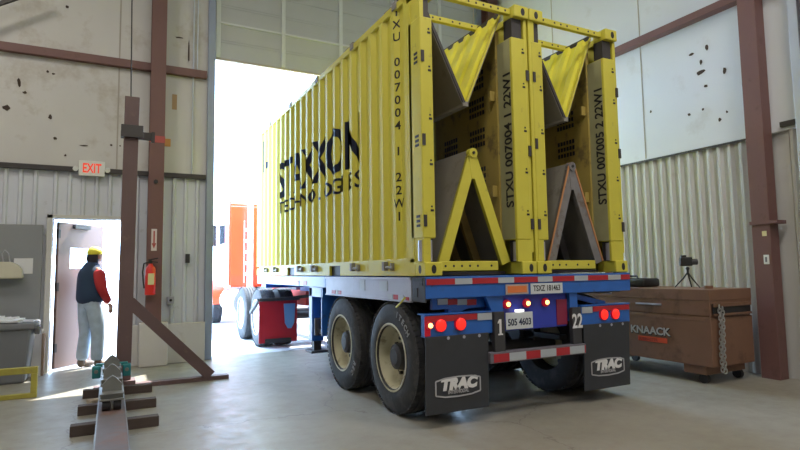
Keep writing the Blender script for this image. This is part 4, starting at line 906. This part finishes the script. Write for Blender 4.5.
b = MB(); b.box(RX0, RX1, 3.0, 7.12, 0.185, 0.20); b.box(RX0, RX1, 3.0, 7.12, 0.092, 0.107); b.box(0.02, 0.04, 3.0, 7.12, 0.107, 0.185); obj('beam', b, STEEL, rl)
b = MB(); b.box(RX0-0.002, RX0+0.007, 3.0, 7.12, 0.19, 0.206); b.box(RX1-0.007, RX1+0.002, 3.0, 7.12, 0.19, 0.206); obj('edge_strip', b, STEELL, rl)
G = 'timber blocks under the rail'
for y, xa, xb, t_ in ((5.36, -0.27, 0.40, 'nearest timber block under the steel rail'), (6.12, -0.25, 0.43, 'middle timber block under the steel rail'), (6.92, -0.24, 0.44, 'farthest timber block under the steel rail, by the steel upright')):
    o_ = obj('timber_block', MB().box(xa, xb, y, y+0.10, 0, 0.088, 0.005), WOOD, None, origin=((xa+xb)/2, y, 0)); tag(o_, t_, 'timber', G)
o_ = obj('wood_offcut', MB().bar((-0.17, 6.52, 0.03), (-0.08, 6.58, 0.03), 0.09, 0.058, bevel=0.004), WOODL); tag(o_, 'small pale wood offcut beside the rail between timber blocks', 'wood offcut')
def trolley(y, lbl, sc=1.0):
    t = thing('rail_trolley', lbl, 'roller', (0.03, y, 0.20), 'roller trolleys on the rail')
    z = 0.20; b = MB()
    b.box(-0.06, 0.12, y-0.02, y+0.36, z+0.085, z+0.098, 0.003); b.box(-0.055, 0.115, y+0.02, y+0.34, z+0.098, z+0.13, 0.006); b.box(-0.06, 0.12, y+0.0, y+0.34, z+0.13, z+0.14, 0.002)
    b.prism([(-0.045, y+0.12, z+0.14), (0.105, y+0.12, z+0.14), (0.10, y+0.12, z+0.20), (0.055, y+0.12, z+0.25), (0.03, y+0.12, z+0.265), (0.005, y+0.12, z+0.25), (-0.04, y+0.12, z+0.20)], (0, 0.05, 0))
    obj('body', b, STEELL, t)
    for x in (-0.012, 0.072):
        for yy in (y+0.04, y+0.28): obj('roller', MB().cyl((x-0.028, yy, z+0.046), (x+0.028, yy, z+0.046), 0.046, 20), BLACKP, t, smooth=True)
    obj('axle_plate', MB().box(0.024, 0.036, y, y+0.34, z+0.02, z+0.085), STEELL, t)
trolley(5.25, 'nearest steel roller trolley on the floor rail')
trolley(5.95, 'second steel roller trolley on the rail, behind the nearest one')
trolley(6.62, 'farthest steel roller trolley on the rail, at the foot of the upright')
tl = thing('teal_clamp', 'teal painted clamp body astride the rail in front of the steel upright', 'clamp', (0.03, 6.5, 0.2))
b = MB(); b.box(-0.16, -0.075, 6.93, 7.03, 0.20, 0.33, 0.012); b.box(0.138, 0.22, 6.93, 7.03, 0.20, 0.33, 0.012); b.box(-0.13, 0.19, 6.98, 7.03, 0.31, 0.35, 0.008); obj('body', b, TEAL, tl)
obj('bolt', MB().cyl((-0.12, 6.92, 0.275), (-0.12, 6.93, 0.275), 0.02, 10).cyl((0.18, 6.92, 0.275), (0.18, 6.93, 0.275), 0.02, 10), STEELL, tl)
yf = thing('yellow_floor_frame', 'low yellow rectangular steel frame on the floor at the left edge', 'steel frame', (-1.3, 7.3, 0))
b = MB(); b.box(-1.95, -0.69, 7.30, 7.36, 0.26, 0.33, 0.005); b.box(-1.95, -0.69, 7.30, 7.36, 0.0, 0.05, 0.005); b.box(-0.75, -0.69, 7.30, 7.36, 0.05, 0.26, 0.005); b.box(-1.95, -1.89, 7.30, 7.36, 0.05, 0.26, 0.005); obj('front_frame', b, YFR, yf)
b = MB(); b.box(-1.95, -1.89, 7.36, 8.0, 0.26, 0.33); b.box(-1.95, -1.89, 7.36, 8.0, 0, 0.05); obj('side_frame', b, YFR, yf)

# ------------------------------------------------------------------ tool chest on the right
tc_ = thing('job_site_chest', 'large brown steel tool chest standing against the right wall', 'tool chest', (6.3, 4.8, 0))
x0, x1, y0, y1 = 5.9, 6.68, 3.90, 5.75
b = MB(); b.box(x0, x1, y0, y1, 0.20, 0.74, 0.006); b.box(x0+0.02, x1, y0+0.02, y1-0.02, 0.74, 0.93); b.box(x0-0.004, x0+0.02, y0, y1, 0.70, 0.75, 0.003); obj('body', b, BOX, tc_)
b = MB(); b.box(x0-0.006, x1+0.0, y0-0.006, y1+0.006, 0.93, 1.055, 0.006); b.box(x0, x0+0.03, y0, y1, 0.76, 0.93, 0.004); b.box(x0+0.03, x1, y0, y0+0.02, 0.90, 0.93); lid = obj('lid', b, BOX, tc_)
obj('lid_handle', MB().box(x0-0.03, x0-0.006, 4.50, 4.86, 0.853, 0.875, 0.004), SILV, lid)
b = MB(); b.box(x0+0.05, x1-0.03, y0-0.004, y0+0.004, 0.78, 0.90); obj('end_recess', b, BLACKP, tc_)
b = MB(); b.box(x0+0.05, x1-0.03, y0-0.02, y0-0.004, 0.86, 0.90, 0.003); b.box(x0+0.05, x1-0.03, y0-0.02, y0-0.004, 0.76, 0.785, 0.003); obj('recess_frame', b, BOX, tc_)
for ya_ in (4.0, 5.35): b = MB(); b.box(x0+0.03, x1-0.03, ya_, ya_+0.28, 0.10, 0.20, 0.006); obj('skid', b, BOX, tc_)
for cx_ in (x0+0.08, x1-0.08):
    for cy_ in (4.06, 5.5): obj('caster', MB().cyl((cx_-0.025, cy_, 0.055), (cx_+0.025, cy_, 0.055), 0.055, 18).box(cx_-0.035, cx_+0.035, cy_-0.03, cy_+0.03, 0.085, 0.11), BLACKP, tc_)
Mx = frame((x0-0.0085, 4.97, 0.50), (0, -1, 0), (0, 0, 1))
obj('badge_lettering', text_bm('KNAACK', 0.125, Mx, 0.002, 0.004, sx=1.08), WHTD, tc_)
obj('badge_shadow', text_bm('KNAACK', 0.125, frame((x0-0.0065, 4.963, 0.492), (0, -1, 0), (0, 0, 1)), 0.001, 0.007, sx=1.08), BLACKP, tc_)
bs = obj('badge_strip', MB().box(x0-0.0085, x0-0.0065, 4.45, 4.86, 0.405, 0.465), BRED, tc_)
obj('badge_lettering', text_bm('JOBMASTER', 0.05, frame((x0-0.0105, 4.84, 0.417), (0, -1, 0), (0, 0, 1)), 0.001, 0.001), mat('strip_text', (0.3, 0.05, 0.03), 0.5), bs)
def link_bm(mb, c, rot, L=0.055, Wd=0.034, r=0.0065):
    pts = []
    for k in range(13):
        a = 2*PI*k/12; q = Vector((Wd/2*math.cos(a), 0, (L/2-Wd/2)*(1 if math.sin(a) > 0 else -1)*(1 if abs(math.sin(a)) > 1e-6 else 0)+Wd/2*math.sin(a)))
        pts.append(q)
    M = Matrix.Translation(c) @ Matrix.Rotation(rot, 4, 'Z'); mb.tube([M @ p for p in pts], r, 6)
chn = MB(); z = 0.86; k = 0
while z > 0.14:
    link_bm(chn, Vector((x0+0.10+0.012*math.sin(k*0.35), y0-0.045, z)), (k % 2)*PI/2+0.4); link_bm(chn, Vector((x0+0.145+0.010*math.sin(k*0.3+1), y0-0.045, z-0.02)), (k % 2)*PI/2+0.9); z -= 0.040; k += 1
o_ = obj('hanging_chain', chn, CHAIN); tag(o_, 'doubled zinc chain hanging down the end of the brown tool chest', 'chain')
# camera on small tripod
cmx, cmy, cz = 6.30, 4.42, 1.057
tt = thing('tabletop_tripod', 'small black tripod standing on the brown tool chest', 'tripod', (cmx, cmy, cz))
for a in (0.4, 2.5, 4.6): obj('leg', MB().tube([(cmx, cmy, cz+0.19), (cmx+0.06*math.cos(a), cmy+0.06*math.sin(a), cz+0.11), (cmx+0.16*math.cos(a), cmy+0.16*math.sin(a), cz+0.006)], [0.010, 0.009, 0.007]), BLACKP, tt)
obj('column', MB().cyl((cmx, cmy, cz+0.16), (cmx, cmy, cz+0.235), 0.014, 12), BLACKP, tt); obj('ball_head', MB().sph((cmx, cmy, cz+0.235), 0.022), BLACKP, tt)
cmr = thing('video_camera', 'black camera mounted on the small tripod', 'camera', (cmx, cmy, cz+0.26))
zc_ = cz+0.32; b = MB(); b.bar((cmx-0.07, cmy+0.05, zc_), (cmx+0.04, cmy-0.035, zc_), 0.07, 0.11, bevel=0.012); obj('body', b, BLACKP, cmr)
b = MB(); b.cyl((cmx+0.03, cmy-0.03, zc_-0.005), (cmx+0.085, cmy-0.07, zc_-0.005), 0.038, 20); obj('lens', b, CHAR, cmr, smooth=True)
b = MB(); b.bar((cmx-0.06, cmy+0.04, zc_+0.065), (cmx-0.01, cmy+0.005, zc_+0.065), 0.04, 0.03, bevel=0.006); obj('viewfinder', b, BLACKP, cmr)
# black case, small items
bg_ = thing('black_tool_bag', 'low black tool bag lying on the chest behind the trailer corner', 'bag', (6.3, 5.1, 1.06))
b = MB(); b.box(6.1, 6.42, 4.9, 5.32, 1.057, 1.17, 0.035, 3); obj('body', b, BLACKP, bg_, smooth=True)
obj('handle', MB().tube([(6.12, 5.0, 1.16), (6.14, 5.04, 1.20), (6.14, 5.18, 1.20), (6.12, 5.22, 1.16)], 0.012), CHAR, bg_)
o_ = obj('grey_canister', MB().cyl((6.45, 5.55, 1.057), (6.45, 5.55, 1.32), 0.07, 18).cyl((6.45, 5.55, 1.32), (6.45, 5.55, 1.37), 0.03, 14), LINING, smooth=True); tag(o_, 'grey canister on the far end of the tool chest', 'canister')
o_ = obj('orange_bottle', MB().cyl((6.25, 5.6, 1.057), (6.25, 5.6, 1.36), 0.05, 16).cyl((6.25, 5.6, 1.36), (6.25, 5.6, 1.42), 0.02, 12), mat('dull_orange', (0.42, 0.20, 0.09), 0.6), smooth=True); tag(o_, 'dull orange bottle on the chest next to the grey canister', 'bottle')
o_ = obj('small_tin', MB().cyl((6.2, 4.1, 1.057), (6.2, 4.1, 1.09), 0.05, 16), BOX); tag(o_, 'small low tin on the near end of the tool chest', 'tin')
ob = thing('wall_outlet', 'white outlet cover on the brown column right of the tool chest', 'outlet', (6.81, 3.77, 1.33))
obj('cover', MB().box(6.808, 6.819, 3.74, 3.80, 1.33, 1.44, 0.003), EXW, ob); obj('socket', MB().box(6.804, 6.808, 3.76, 3.78, 1.355, 1.415), GREYB, ob)
o_ = obj('column_label', MB().box(6.812, 6.819, 3.75, 3.80, 1.66, 1.72), TAG); tag(o_, 'tiny pale label on the brown column above the outlet', 'label')
